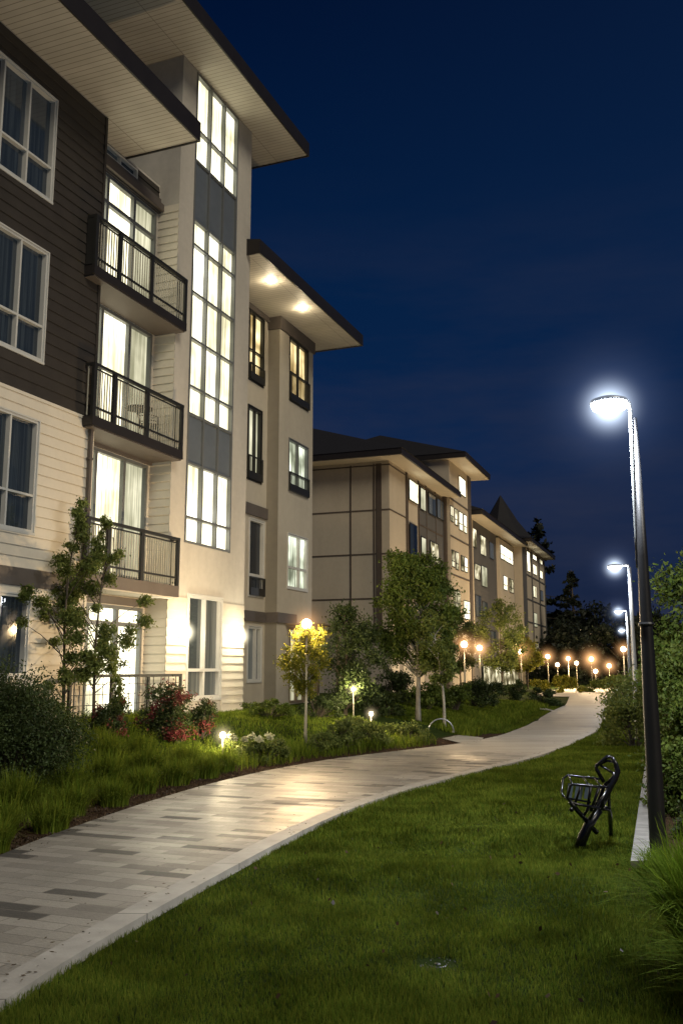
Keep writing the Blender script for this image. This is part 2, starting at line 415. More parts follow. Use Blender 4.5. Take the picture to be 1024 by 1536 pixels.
# side paths that join from the left
MB().add([(3.05, 21.3, .026), (3.35, 22.6, .026), (1.9, 26.0, .026), (-1.2, 31, .026), (-2.2, 30.4, .026), (.9, 25.3, .026), (2.2, 23.2, .026), (2.6, 21.0, .026)],
         [(0, 1, 2, 6, 7), (2, 3, 4, 5, 6)]).build('side_path', 'path')['kind'] = 'structure'
MB().add([(8.3, 36.6, .026), (8.9, 44.5, .026), (4.5, 47.5, .026), (4.3, 45.6, .026), (7.6, 42.4, .026)], [(0, 1, 2, 3, 4)]).build('side_path', 'path')['kind'] = 'structure'
MB().add([(13.2, 57, .034), (17.5, 57, .034), (26, 84, .034), (22, 90, .034), (15, 72, .034), (9, 62, .034)], [(0, 1, 2, 3, 4, 5)]).build('plaza', 'path')['kind'] = 'structure'
# ribbed edging strip beside the lamp post
ribbon('edging_strip', [(2.36+.335*(y-8.0), y) for y in np.linspace(8.0, 20, 13)], [(2.64+.335*(y-8.0), y) for y in np.linspace(8.0, 20, 13)], -.05, .062, 'strip')

# ------------------------------------------------------------------ grass
def blades(name, X, Y, Z, length, width, lean, m, label=None):
    N = len(X); r = RNG
    th = r.uniform(0, 2*np.pi, N); dx, dy = np.cos(th), np.sin(th)       # lean direction
    ph = th+np.pi/2+r.normal(0, .6, N); wx, wy = np.cos(ph), np.sin(ph)
    L = length*r.uniform(.55, 1.15, N); ln = lean*r.uniform(.2, 1.2, N)
    w = width*r.uniform(.7, 1.2, N)/2
    base = np.stack([X, Y, Z-.01], -1)
    W = np.stack([wx, wy, 0*wx], -1)*w[:, None]
    D = np.stack([dx, dy, 0*dx], -1)
    mid = base+D*(L*ln*.35)[:, None]+np.array([0, 0, 1.])*(L*.6)[:, None]
    tip = base+D*(L*ln)[:, None]+np.array([0, 0, 1.])*(L*np.sqrt(np.clip(1-ln**2*.7, .1, 1)))[:, None]
    V = np.stack([base-W, base+W, mid+W*.75, mid-W*.75, tip], 1)          # 5 verts
    me = bpy.data.meshes.new(name)
    me.vertices.add(N*5); me.vertices.foreach_set('co', V.astype(np.float32).ravel())
    idx = (np.arange(N)*5)[:, None]+np.array([0, 1, 2, 3, 3, 2, 4])
    me.loops.add(N*7); me.loops.foreach_set('vertex_index', idx.astype(np.int32).ravel())
    ls = (np.arange(N)*7)[:, None]+np.array([0, 4])
    me.polygons.add(N*2); me.polygons.foreach_set('loop_start', ls.astype(np.int32).ravel())
    me.update(calc_edges=True); me.materials.append(M[m])
    o = bpy.data.objects.new(name, me); col.objects.link(o)
    return o
def ysample(N, y0, y1, p):
    u = RNG.random(N); q = 1-p
    return (y0**q+u*(y1**q-y0**q))**(1/q)
def patchy(X, Y, s=1.0, oct_=3):
    r = np.zeros_like(X); rs = np.random.default_rng(5)
    for k in range(oct_*4):
        a, f, p = rs.uniform(0, 6.28), rs.uniform(.4, 2.6)*s, rs.uniform(0, 6.28)
        r += np.sin((X*np.cos(a)+Y*np.sin(a))*f*2+p)
    return r/(oct_*4)**.5
# mown lawn on the right of the path
N = 420000
Y = ysample(N, 3.2, 46, 1.75)
xl = np.interp(Y, YR, XR)+.015; xr = np.minimum(2.36+.335*(Y-8.0), 1.0+.42*Y)
xr = np.where(Y < 8.2, np.maximum(.46*Y+.5, 2.4), xr)
X = xl+(xr-xl)*RNG.random(N)
keep = np.hypot((X-.53)/1.25, Y-5.50) > .085+.05*RNG.random(N)
X, Y = X[keep], Y[keep]
pt = patchy(X, Y, .9)
o = blades('lawn_grass', X, Y, hgt(X, Y)-.015, (.056+.017*pt)*np.clip(Y/9, 1, 1.5), .0045*np.clip(Y/5.5, .9, 7), .55, 'grass')
tag(o, 'short mown green lawn between the curved path and the lamp post', 'grass', kind='stuff')
# grass left of the path : short lit lawn, unkempt verge
N = 190000
Y = ysample(N, 7.5, 46, 1.2); D = RNG.random(N)**.8*7+.5
X = np.interp(Y, YL, XL)-D/.9
nn = X*.9285-Y*.3714
keep = (nn > -11.7) & ~((np.abs(X-(2.6-(Y-22)*.62)) < 1.1) & (Y > 21) & (Y < 31))
X, Y, D = X[keep], Y[keep], D[keep]
pt = patchy(X, Y, 1.3)
lawnzone = smo((X+4.2)/1.2)*(Y > 15.2)*(D > 1.6)
Ln = np.where(lawnzone > .5, .10, .25+.07*pt)
o = blades('verge_grass', X, Y, hgt(X, Y)-.02, np.clip(Ln, .06, .4), .007*np.clip(Y/9, .9, 5), .7, 'grass2')
tag(o, 'rough green grass rising from the path to the building', 'grass', kind='stuff')
N = 30000   # lawn wedge further up the path
Y = RNG.uniform(24.6, 45, N); X = np.interp(Y, YL, XL)-.1-RNG.random(N)*3.6
o = blades('wedge_grass', X, Y, hgt(X, Y)-.015, .08, .02, .6, 'grass'); tag(o, 'shaded lawn wedge where a side path joins the main path', 'grass', kind='stuff')

def tuft(name, x, y, n, length, spread, width, m, label, cat='grass clump', group=None, seg=5, root=.1, z=None):
    r = RNG; N = n
    th = r.uniform(0, 2*np.pi, N); D = np.stack([np.cos(th), np.sin(th), 0*th], -1)
    ph = th+np.pi/2+r.normal(0, .25, N); W0 = np.stack([np.cos(ph), np.sin(ph), 0*ph], -1)
    L = length*r.uniform(.5, 1.1, N); sp = spread*r.uniform(.15, 1.25, N); w = width*r.uniform(.7, 1.2, N)/2
    rr = root*np.sqrt(r.random(N)); a2 = r.uniform(0, 6.28, N)
    base = np.stack([rr*np.cos(a2), rr*np.sin(a2), -.02+0*rr], -1)+D*.02
    rows = []
    for k in range(seg+1):
        t = k/seg
        hor = L*sp*(t**1.7)*.8; ver = L*(t*1.0-.55*sp*t**2.6)
        p = base+D*hor[:, None]+np.array([0, 0, 1.])*ver[:, None]
        ww = W0*(w*(1-t**2.2)+.0004)[:, None]
        rows += [p-ww, p+ww]
    V = np.stack(rows, 1); nv = 2*(seg+1)
    me = bpy.data.meshes.new('blades')
    me.vertices.add(N*nv); me.vertices.foreach_set('co', V.astype(np.float32).ravel())
    q = np.concatenate([np.array([2*k, 2*k+1, 2*k+3, 2*k+2]) for k in range(seg)])
    me.loops.add(N*4*seg); me.loops.foreach_set('vertex_index', ((np.arange(N)*nv)[:, None]+q).astype(np.int32).ravel())
    me.polygons.add(N*seg); me.polygons.foreach_set('loop_start', np.arange(0, N*4*seg, 4, dtype=np.int32))
    me.update(calc_edges=True); me.materials.append(M[m])
    o = bpy.data.objects.new(name, me); col.objects.link(o); o.location = (x, y, hz(x, y) if z is None else z)
    return tag(o, label, cat, group)
G = 'arching grass clumps by the lamp post'
tuft('grass_clump', 2.02, 5.35, 1800, .86, .82, .013, 'grass3', 'largest arching grass clump at the corner of the lawn', group=G, seg=7, root=.17)
tuft('grass_clump', 1.86, 4.6, 1200, .70, .85, .013, 'grass3', 'low arching grass clump cut off by the bottom of the picture', group=G, seg=7, root=.16)
tuft('grass_clump', 2.5, 6.6, 1500, .66, .8, .008, 'grass3', 'middle arching grass clump between the corner clump and the lamp post', group=G, seg=6, root=.14)
tuft('grass_clump', 2.52, 7.75, 500, .30, .8, .007, 'grass3', 'short grass clump at the foot of the black lamp post', group=G, seg=5, root=.14)
tuft('grass_clump', 3.35, 8.3, 500, .38, .9, .007, 'grass3', 'small grass clump right of the lamp post foot', group=G, seg=5, root=.14)
# taller tufts along the left bed
GT = 'tall grass tufts in the bed left of the path'
spots = [(-3.25,8.75,.42,'first'),(-3.5,9.6,.5,''),(-3.05,9.9,.38,''),(-3.15,10.9,.45,''),(-3.75,10.9,.55,''),(-2.85,11.7,.40,''),(-3.5,12.1,.52,''),(-2.75,12.9,.42,''),(-3.3,13.2,.55,''),(-2.45,13.8,.45,''),(-2.95,14.3,.55,''),(-3.6,14.5,.6,''),(-2.15,14.7,.42,''),(-2.6,15.4,.5,''),(-3.3,15.4,.55,''),(-4.0,15.4,.5,''),(-3.9,9.0,.5,''),(-4.2,10.0,.6,''),(-2.0,15.6,.36,''),(-3.9,13.4,.55,''),(-4.5,14.4,.5,'')]
words = ['nearest grass tuft at the bottom edge of the bed', 'dark grass tuft second from the near end of the bed', 'low grass tuft leaning over the mulch near the hedge', 'bushy grass tuft on the mulch edge below the round hedge', 'tall grass tuft tucked against the round hedge', 'small grass tuft on the mulch just past the hedge', 'full grass tuft just behind the hedge edge', 'pale grass tuft spilling on the mulch mid bed', 'tall grass tuft in the middle of the bed', 'rounded grass tuft overhanging the mulch below the red shrub', 'tall green tuft below the red leaved shrub', 'highest grass tuft in front of the patio rail', 'low green tuft left of the garden light', 'loose green tuft between garden light and red shrub', 'upright tuft just below the red leaved shrub', 'tuft at the foot of the twin slender trees', 'dark tuft in the near corner left of the hedge foot', 'tall dark tuft hidden behind the near corner tuft', 'smallest tuft beside the garden light', 'tuft right behind the round hedge', 'tuft between round hedge and slender trees']
for (x, y, L, _), w in zip(spots, words):
    tuft('grass_tuft', x+.1, y, int(620), L*1.05, .85, .010, 'grass2', w, group=GT, seg=4, root=.16)

# ------------------------------------------------------------------ leaves and trees
def leafquads(C, size, seed=0, flat=.0, aspect=.5):
    r = np.random.default_rng(seed); N = len(C)
    a = r.normal(size=(N, 3)); a /= np.linalg.norm(a, axis=1)[:, None]
    b = r.normal(size=(N, 3)); b[:, 2] *= (1-flat); b -= a*np.sum(a*b, 1)[:, None]; b /= np.linalg.norm(b, axis=1)[:, None]
    s = size*r.uniform(.6, 1.25, N)[:, None]
    return np.stack([C-a*s*.5, C+b*s*aspect*.5-a*s*.05, C+a*s*.5, C-b*s*aspect*.5-a*s*.05], 1)
def clumps(centres, radii, n, seed, squash=.8):
    r = np.random.default_rng(seed); centres = np.array(centres); radii = np.array(radii)
    p = radii**2.2; p /= p.sum(); k = r.choice(len(centres), n, p=p)
    g = r.normal(size=(n, 3))*.48; g[:, 2] *= squash
    return centres[k]+g*radii[k][:, None]
def tree(name, label, x, y, height, trunk_h, rad, nclump, nleaf, leaf, lm, seed, trunk_r=.05, bm='bark', group=None, profile=None, clr=.2, z=None, cat='tree', lean=0, stems=1):
    r = random.Random(seed)
    zz = hz(x, y) if z is None else z
    t = thing(name, label, cat, (x, y, zz), 0, group)
    prof = profile or (lambda q: math.sin(math.pi*min(1, max(0, q*.93+.06)))**.7)
    tb = MB()
    top = height*.93
    for s_ in range(stems):
        ox = r.uniform(-.12, .12)*s_; pts = []; rr = []
        for i in range(9):
            q = i/8; pts.append((ox*q+math.sin(q*5+seed)*.02*height*q+lean*q*q, math.cos(q*4+seed)*.015*height*q, -.05+q*top)); rr.append(trunk_r*(1-q*.85)*(1.25 if i == 0 else 1))
        tb.tube(pts, rr, 8)
    C = []; Rr = []
    def axis(zq):
        q = max(0, min(1, zq/top)); return Vector((math.sin(q*5+seed)*.02*height*q+lean*q*q, math.cos(q*4+seed)*.015*height*q, zq))
    for i in range(nclump):
        q = (i+r.random())/nclump; zc = trunk_h+(height-trunk_h)*q
        R_ = rad*prof(q); a = r.uniform(0, 6.283); d = R_*math.sqrt(r.uniform(.05, 1))*.88
        c = axis(min(zc, top))*1.0; c = Vector((c.x+math.cos(a)*d, c.y+math.sin(a)*d, zc))
        C.append(tuple(c)); Rr.append(rad*clr*r.uniform(.6, 1.3)*(.6+.4*prof(q)))
        st = axis(max(trunk_h*.75, min(top, zc-d*.7-.1*rad))); mid = st.lerp(c, .55)+Vector((0, 0, .06*rad))
        tb.tube([st, mid, c], [trunk_r*.32, trunk_r*.2, trunk_r*.07], 5, False)
    tb.build('trunk', bm, t, True)
    P = clumps(C, Rr, nleaf, seed)
    npmesh('crown', leafquads(P, leaf, seed), 4, lm, t)
    return t
def shrub(name, label, x, y, w, d, h, n, leaf, lm, seed, group=None, nclump=26, z=None, cat='shrub', shell=.6):
    r = random.Random(seed); zz = hz(x, y) if z is None else z
    t = thing(name, label, cat, (x, y, zz), 0, group); C = []; R_ = []
    sb = MB()
    for i in range(nclump):
        a = r.uniform(0, 6.283); e = r.uniform(0, 1)**.6; k = r.uniform(shell, 1.0)
        cz = h*.96*e*k; hor = math.sqrt(max(0, 1-(e*.95)**2))*k
        c = (math.cos(a)*w/2*hor*.85, math.sin(a)*d/2*hor*.85, max(.04, cz))
        C.append(c); R_.append(min(w, h)*.2*r.uniform(.6, 1.2))
        sb.tube([(c[0]*.15, c[1]*.15, -.03), (c[0]*.55, c[1]*.55, c[2]*.6), c], [.014, .009, .004], 4, False)
    sb.build('stem', 'bark', t)
    P = clumps(C, R_, n, seed); P[:, 2] = np.abs(P[:, 2])
    npmesh('foliage', leafquads(P, leaf, seed), 4, lm, t); return t

GS = 'slender young trees by the patio'
pf = lambda q: .35+.65*math.sin(math.pi*min(1, q*1.15+.05))**1 if q < .75 else .3*(1-q)*3.2+.1
tree('slender_tree', 'left trunk of the pair of slender young trees by the patio rail', -4.75, 16.3, 4.0, .75, .95, 34, 13000, .062, 'leafg', 21, .035, group=GS, profile=pf, clr=.17, cat='tree')
tree('slender_tree', 'slender young tree reaching over the patio rail, right trunk of the pair', -4.3, 16.6, 3.85, .9, .98, 30, 12000, .062, 'leafg', 22, .035, group=GS, profile=pf, clr=.16)
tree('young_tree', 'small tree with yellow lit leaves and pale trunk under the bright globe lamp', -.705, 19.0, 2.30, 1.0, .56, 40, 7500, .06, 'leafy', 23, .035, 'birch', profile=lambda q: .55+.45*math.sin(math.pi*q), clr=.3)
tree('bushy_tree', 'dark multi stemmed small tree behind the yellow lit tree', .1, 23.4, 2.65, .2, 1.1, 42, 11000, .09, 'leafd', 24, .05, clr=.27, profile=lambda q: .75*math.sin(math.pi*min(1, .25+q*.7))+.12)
GM = 'broad street trees along the side path'
tree('street_tree', 'broad tree with dense round crown in front of the far building', 2.02, 25.2, 4.4, 1.5, 1.28, 90, 27000, .095, 'leaf', 25, .07, 'birch', group=GM, clr=.24, profile=lambda q: .6+.42*math.sin(math.pi*min(1, q*.95+.1)) if q < .93 else .5)
tree('street_tree', 'pale trunked tree with lower drooping crown overlapping the dense round tree', 2.62, 24.4, 3.0, 1.15, .62, 40, 7500, .085, 'leafg', 26, .045, 'birch', group=GM, clr=.26, lean=-.22)
GF = 'small trees between the globe lamps'
for i, (px, py, H_, R_, lb, lm_) in enumerate([
    (10.5, 62.0, 6.0, 1.9, 'largest airy tree right of the close pair of globe lamps', 'leafg'),
    (8.1, 64.5, 5.0, 1.5, 'dim tree behind the close pair of globe lamps', 'leafd'),
    (12.9, 69.0, 4.1, 1.3, 'small warm lit tree just left of the third globe lamp', 'leafy'),
    (14.9, 76.0, 3.3, 1.2, 'small tree just right of the third globe lamp', 'leafy'),
    (5.1, 52.0, 4.6, 1.4, 'tree left of the close pair of globe lamps', 'leafg')]):
    tree('small_tree', lb, px, py, H_, 1.5, R_, 44, 7500, .17, lm_, 40+i, .06, group=GF, clr=.26)

GB = 'shrubs planted along the buildings and path'
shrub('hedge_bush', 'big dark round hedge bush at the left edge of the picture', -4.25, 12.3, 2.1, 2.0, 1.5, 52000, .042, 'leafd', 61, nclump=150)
shrub('hedge_bush', 'low dark bush tucked below the twin slender trees', -4.55, 15.0, 1.3, 1.0, .62, 6000, .05, 'leaf', 62, nclump=26)
shrub('red_shrub', 'red and green leaved shrub in front of the patio rail end', -3.15, 17.2, 1.15, .9, 1.12, 6500, .06, 'leafr', 63, nclump=34, shell=.35)
shrub('red_shrub', 'lower red tinged shrub right of the tallest red shrub', -2.62, 17.9, .8, .7, .72, 2600, .06, 'leafr', 64, nclump=22, shell=.4)
shrub('red_shrub', 'dark purple low shrub left of the tallest red shrub', -3.95, 16.4, .9, .8, .62, 3200, .055, 'leafr', 65, nclump=22, shell=.4)
shrub('climbing_shrub', 'thin upright shrub against the lit patio rail', -4.0, 17.0, .5, .4, 1.35, 1500, .06, 'leafg', 66, nclump=18, shell=.3)
shrub('flowering_shrub', 'dense green low shrub right beside the mulch near the yellow tree', -1.35, 16.9, 1.3, .8, .42, 5200, .05, 'leafg', 67, nclump=26)
shrub('leafy_shrub', 'low pale green shrub at the foot of the yellow lit tree', -.35, 18.5, .9, .7, .40, 3000, .05, 'leafg', 68, group=GB)
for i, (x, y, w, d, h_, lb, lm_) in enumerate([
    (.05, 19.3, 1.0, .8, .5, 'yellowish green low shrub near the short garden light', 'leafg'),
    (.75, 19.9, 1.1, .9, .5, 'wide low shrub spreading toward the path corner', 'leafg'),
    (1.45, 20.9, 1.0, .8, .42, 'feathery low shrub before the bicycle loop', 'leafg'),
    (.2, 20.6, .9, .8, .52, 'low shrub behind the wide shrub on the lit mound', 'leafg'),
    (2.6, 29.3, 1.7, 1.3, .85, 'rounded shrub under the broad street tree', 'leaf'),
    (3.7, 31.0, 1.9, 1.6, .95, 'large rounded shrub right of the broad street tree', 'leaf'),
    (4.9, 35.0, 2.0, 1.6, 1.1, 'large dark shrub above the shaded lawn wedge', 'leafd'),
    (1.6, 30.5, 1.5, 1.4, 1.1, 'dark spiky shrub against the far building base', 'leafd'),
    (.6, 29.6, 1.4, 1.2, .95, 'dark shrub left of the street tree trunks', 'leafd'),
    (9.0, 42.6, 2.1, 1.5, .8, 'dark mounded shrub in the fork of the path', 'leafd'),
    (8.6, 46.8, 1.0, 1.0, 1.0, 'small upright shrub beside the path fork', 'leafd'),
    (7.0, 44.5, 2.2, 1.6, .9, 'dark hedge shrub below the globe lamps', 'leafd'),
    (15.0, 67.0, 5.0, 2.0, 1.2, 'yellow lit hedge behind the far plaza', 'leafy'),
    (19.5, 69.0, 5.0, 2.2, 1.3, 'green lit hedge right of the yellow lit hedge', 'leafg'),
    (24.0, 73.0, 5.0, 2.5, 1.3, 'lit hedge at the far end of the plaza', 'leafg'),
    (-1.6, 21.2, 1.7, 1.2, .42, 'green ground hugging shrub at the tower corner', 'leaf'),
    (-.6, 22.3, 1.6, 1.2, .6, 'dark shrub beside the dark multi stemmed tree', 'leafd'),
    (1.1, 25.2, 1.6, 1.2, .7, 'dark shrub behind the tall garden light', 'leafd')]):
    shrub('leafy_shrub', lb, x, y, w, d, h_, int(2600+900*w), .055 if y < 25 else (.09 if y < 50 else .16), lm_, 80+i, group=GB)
# right-hand planting
GR = 'shrubs and trees right of the lamp post'
tree('leafy_tree', 'tall dark leafy tree at the right edge behind the lamp post', 4.85, 11.9, 3.3, .1, 1.12, 110, 42000, .07, 'leaf', 71, .05, group=GR, clr=.24, profile=lambda q: .95*min(1, (1.02-q)*3.2)**.6)
tree('leafy_tree', 'leafy tree top showing behind the tall dark tree', 8.3, 18.0, 4.3, .3, 1.6, 60, 14000, .11, 'leaf', 72, .06, group=GR, clr=.25, profile=lambda q: .9*math.sin(math.pi*min(1, .3+q*.66))+.05)
shrub('leafy_shrub', 'pale leaved loose shrub left of the lamp post at the path bend', 6.15, 20.0, 1.9, 1.7, 1.45, 9000, .08, 'leafg', 73, group=GR, nclump=40)
shrub('leafy_shrub', 'loose shrub behind the pale shrub at the path bend', 8.3, 25.5, 2.2, 2.0, 1.7, 7000, .10, 'leafg', 74, group=GR, nclump=40)
shrub('leafy_shrub', 'dark shrub row beyond the path bend under the cool lamps', 12.3, 34.0, 4.0, 2.5, 1.9, 8000, .14, 'leafd', 75, group=GR, nclump=40)
shrub('leafy_shrub', 'low dense shrub just right of the lamp post', 4.0, 10.9, 1.2, 1.2, .85, 8000, .055, 'leaf', 76, group=GR, nclump=36)
shrub('leafy_shrub', 'tall leafy shrub filling the gap between lamp post and dark tree', 4.25, 11.2, 1.2, 1.3, 1.9, 16000, .06, 'leaf', 79, group=GR, nclump=70)
shrub('leafy_shrub', 'dark foliage right of the lamp post foot', 3.55, 9.3, .9, .9, .45, 4500, .045, 'leafd', 77, group=GR, nclump=26)
shrub('leafy_shrub', 'mid height shrub behind the round path light', 5.6, 15.0, 1.5, 1.4, 1.25, 9000, .07, 'leaf', 78, group=GR, nclump=36)
# far conifers and tree line
def conifer(label, x, y, H_, R_, n, seed, leaf=.5, group='dark trees behind the buildings'):
    t = thing('conifer_tree', label, 'tree', (x, y, 0), 0, group); r = random.Random(seed)
    tb = MB(); tb.tube([(0, 0, -.1), (.1, 0, H_*.5), (0, 0, H_)], [H_*.018, H_*.012, .03], 6); C = []; Rr = []
    for i in range(70):
        q = r.random()**.8; zc = H_*(.12+.86*q); rr = R_*(1-q)**.75*r.uniform(.3, 1); a = r.uniform(0, 6.28)
        C.append((math.cos(a)*rr, math.sin(a)*rr, zc-rr*.15)); Rr.append(R_*.22*(1.1-q*.7)*r.uniform(.6, 1.3))
        tb.tube([(0, 0, zc+.1), C[-1]], [.08, .02], 4, False)
    tb.build('trunk', 'bark', t); npmesh('crown', leafquads(clumps(C, Rr, n, seed, .5), leaf, seed), 4, 'leafn', t)
conifer('tall dark fir beyond the pointed turret', 27.5, 130, 23, 5.0, 5200, 1, .9)
conifer('narrow dark fir right of the turret block', 27.6, 112, 13.5, 3.2, 3600, 2, .7)
conifer('dark fir at the right of the far tree line', 38, 118, 9.0, 3.5, 2600, 3, .7)
for i, (x, y, H_, R_, lb) in enumerate([(32, 118, 9.5, 5.2, 'dark round tree in the middle of the far tree line'), (37.5, 112, 8.0, 5, 'dark spreading tree right of the middle of the far tree line'), (24.5, 104, 6.5, 4.2, 'low dark tree beside the turret block'), (31, 84, 5.2, 4.0, 'dark tree above the far hedge'), (27.5, 92, 6.2, 4.2, 'dark tree behind the farthest globe lamps'), (29, 70, 4.6, 3.4, 'dark tree right of the farthest cool lamp'), (23.5, 52, 4.2, 2.8, 'dark tree beyond the second cool lamp'), (46, 110, 8.5, 6, 'dark tree hidden mostly by the lamp post')]):
    tree('broad_tree', lb, x, y, H_, .4, R_, 46, 5200, .55 if y > 80 else .35, 'leafn', 120+i, .2, group='dark trees behind the buildings', clr=.28, z=0, profile=lambda q: .9*math.sin(math.pi*min(1, .3+q*.62))+.1)
# white flowers by the garden light
t = thing('flower_plant', 'low plant with white blooms right of the nearest garden light', 'flowers', P3(-1.62, 16.85))
P = clumps([(RNG.uniform(-.38, .38), RNG.uniform(-.2, .2), RNG.uniform(.36, .44)) for _ in range(9)], [.06]*9, 420, 5)
npmesh('bloom', leafquads(P, .05, 5, aspect=.9), 4, 'flower', t)
P = clumps([(RNG.uniform(-.4, .4), RNG.uniform(-.25, .25), RNG.uniform(.1, .3)) for _ in range(14)], [.14]*14, 1500, 6)
npmesh('foliage', leafquads(P, .05, 6), 4, 'leafg', t)

def halo(parent, loc, rad, m):  # glow sphere added around a lamp, its light painted in
    mb = MB(); mb.ball((0, 0, 0), 1.0, 24, 14); o = mb.build('painted_glow', m, parent, True); o.location = loc; o.scale = (rad,)*3
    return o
N = 420
Y = ysample(N, 5, 26, 1.3); side = RNG.random(N) < .6
X = np.where(side, np.interp(Y, YL, XL)+np.abs(RNG.normal(0, .16, N))+.02, np.interp(Y, YR, XR)-np.abs(RNG.normal(0, .35, N))-.02)
q = leafquads(np.stack([X*0, X*0, X*0], -1), .035, 9, .0, .55); q[:, :, 2] *= .22
q += np.stack([X, Y, np.where(side, .036, .048)], -1)[:, None, :]
tag(npmesh('fallen_leaves', q, 4, 'litter'), 'small dry leaves scattered along both path edges', 'leaves', kind='stuff')
N = 110
Y = ysample(N, 4.2, 22, 1.2); X = np.interp(Y, YR, XR)+.1+RNG.random(N)*3.2
q = leafquads(np.stack([X*0, X*0, X*0], -1), .04, 19, .0, .6); q += np.stack([X, Y, hgt(X, Y)+.035], -1)[:, None, :]
tag(npmesh('fallen_leaves', q, 4, 'litter'), 'few dry leaves caught in the mown lawn', 'leaves', kind='stuff')
N = 9000
Y = ysample(N, 6, 24, 1.3); X = np.interp(Y, YL, XL)+.03-RNG.random(N)**1.3*1.0
q = leafquads(np.stack([X*0, X*0, X*0], -1), .035, 10, .0, .45); q += np.stack([X, Y, hgt(X, Y)-.012+.012*RNG.random(N)], -1)[:, None, :]
tag(npmesh('mulch', q, 4, 'litter'), 'dark bark mulch strip between the path and the planting', 'mulch', kind='stuff')
# ------------------------------------------------------------------ building tools (s = along facade, n = outward, z)
class Fr:
    def __init__(s, name, label, ang, s0, n0, z0, cat='building'):
        s.a = ang; s.s0, s.n0, s.z0 = s0, n0, z0
        x = s0*math.sin(ang)+n0*math.cos(ang); y = s0*math.cos(ang)-n0*math.sin(ang)
        s.root = thing(name, label, cat, (x, y, z0), math.pi/2-ang)
    def L(s, a, n, z): return (a-s.s0, -(n-s.n0), z-s.z0)
    def W(s, a, n, z=0): return (a*math.sin(s.a)+n*math.cos(s.a), a*math.cos(s.a)-n*math.sin(s.a), z)
    def box(s, mb, a0, a1, n0, n1, z0, z1):
        p = s.L(a0, n0, z0); q = s.L(a1, n1, z1); mb.box(p[0], q[0], p[1], q[1], p[2], q[2])
    def quad(s, mb, *pts): mb.quad(*[s.L(*p) for p in pts])
def free(s0, s1, ops, za, zb):
    cut = sorted([(max(s0, o[0]), min(s1, o[1])) for o in ops if o[2] < zb-1e-6 and o[3] > za+1e-6 and o[1] > s0 and o[0] < s1])
    out = []; c = s0
    for a, b in cut:
        if a > c+1e-6: out.append((c, a))
        c = max(c, b)
    if c < s1-1e-6: out.append((c, s1))
    return out
def wall(F, mb, s0, s1, z0, z1, n, ops=(), t=.25):
    zs = sorted({z0, z1, *[z for o in ops for z in (o[2], o[3]) if z0 < z < z1]})
    for za, zb in zip(zs, zs[1:]):
        for a, b in free(s0, s1, ops, za, zb): F.box(mb, a, b, n-t, n, za, zb)
def lap(F, mb, s0, s1, z0, z1, n, h, ops=(), out=.022):
    """overlapping boards: each course leans out at its lower edge"""
    z = z0
    while z < z1-1e-4:
        zt = min(z+h, z1)
        cuts = sorted({z, zt, *[q for o in ops for q in (o[2], o[3]) if z < q < zt]})
        for za, zb in zip(cuts, cuts[1:]):
            oa = .003+out*(1-(za-z)/h); ob = .003+out*(1-(zb-z)/h)
            for a, b in free(s0, s1, ops, za, zb):
                F.quad(mb, (a, n+oa, za), (b, n+oa, za), (b, n+ob, zb), (a, n+ob, zb))
                if za == z: F.quad(mb, (a, n, za), (b, n, za), (b, n+oa, za), (a, n+oa, za))
                F.quad(mb, (a, n, za), (a, n+oa, za), (a, n+ob, zb), (a, n, zb))
                F.quad(mb, (b, n+oa, za), (b, n, za), (b, n, zb), (b, n+ob, zb))
        z = zt
def lap_side(F, mb, sx, n0, n1, z0, z1, h, out=.022):
    z = z0
    while z < z1-1e-4:
        zt = min(z+h, z1)
        F.quad(mb, (sx-.003-out, n0, z), (sx-.003-out, n1, z), (sx-.003, n1, zt), (sx-.003, n0, zt))
        F.quad(mb, (sx, n0, z), (sx, n1, z), (sx-.003-out, n1, z), (sx-.003-out, n0, z)); z = zt
def window(F, s0, s1, z0, z1, n, cols, rows, fm='white', pm='dark', fw=.045, mw=.04, name='window', proud=.03, depth=.09, pms=None, label=None, trim=True):
    """frame with mullions; panes set back behind it.  cols, rows are the inner division coordinates"""
    mb = MB(); F_ = F
    if trim:
        for a, b, c, d in ((s0-.025, s1+.025, z1, z1+.025), (s0-.035, s1+.035, z0-.045, z0), (s0-.025, s0, z0, z1), (s1, s1+.025, z0, z1)):
            F.box(mb, a, b, n-.02, n+proud, c, d)
    for a, b, c, d in ((s0, s1, z1-fw, z1), (s0, s1, z0, z0+fw), (s0, s0+fw, z0+fw, z1-fw), (s1-fw, s1, z0+fw, z1-fw)):
        F.box(mb, a, b, n-.10, n+proud*.3, c, d)
    for c in cols: F.box(mb, c-mw/2, c+mw/2, n-.10, n+proud*.1, z0+fw, z1-fw)
    cs = [s0+fw]+[q for c in cols for q in (c-mw/2, c+mw/2)]+[s1-fw]
    for r in rows:
        for a, b in zip(cs[0::2], cs[1::2]): F.box(mb, a, b, n-.10, n+proud*.05, r-mw/2, r+mw/2)
    w = mb.build(name, fm, F.root)
    if label: w['label'] = label
    rs = [z0+fw]+[q for r in rows for q in (r-mw/2, r+mw/2)]+[z1-fw]
    groups = {}
    k = 0
    for i, (a, b) in enumerate(zip(cs[0::2], cs[1::2])):
        for j, (c, d) in enumerate(zip(rs[0::2], rs[1::2])):
            key = pm if pms is None else pms[i % len(pms)]
            g = groups.setdefault(key, MB()); F.quad(g, (a-.01, n-depth, c-.01), (b+.01, n-depth, c-.01), (b+.01, n-depth, d+.01), (a-.01, n-depth, d+.01))
    for key, g in groups.items(): g.build('pane', key, w)
    return w

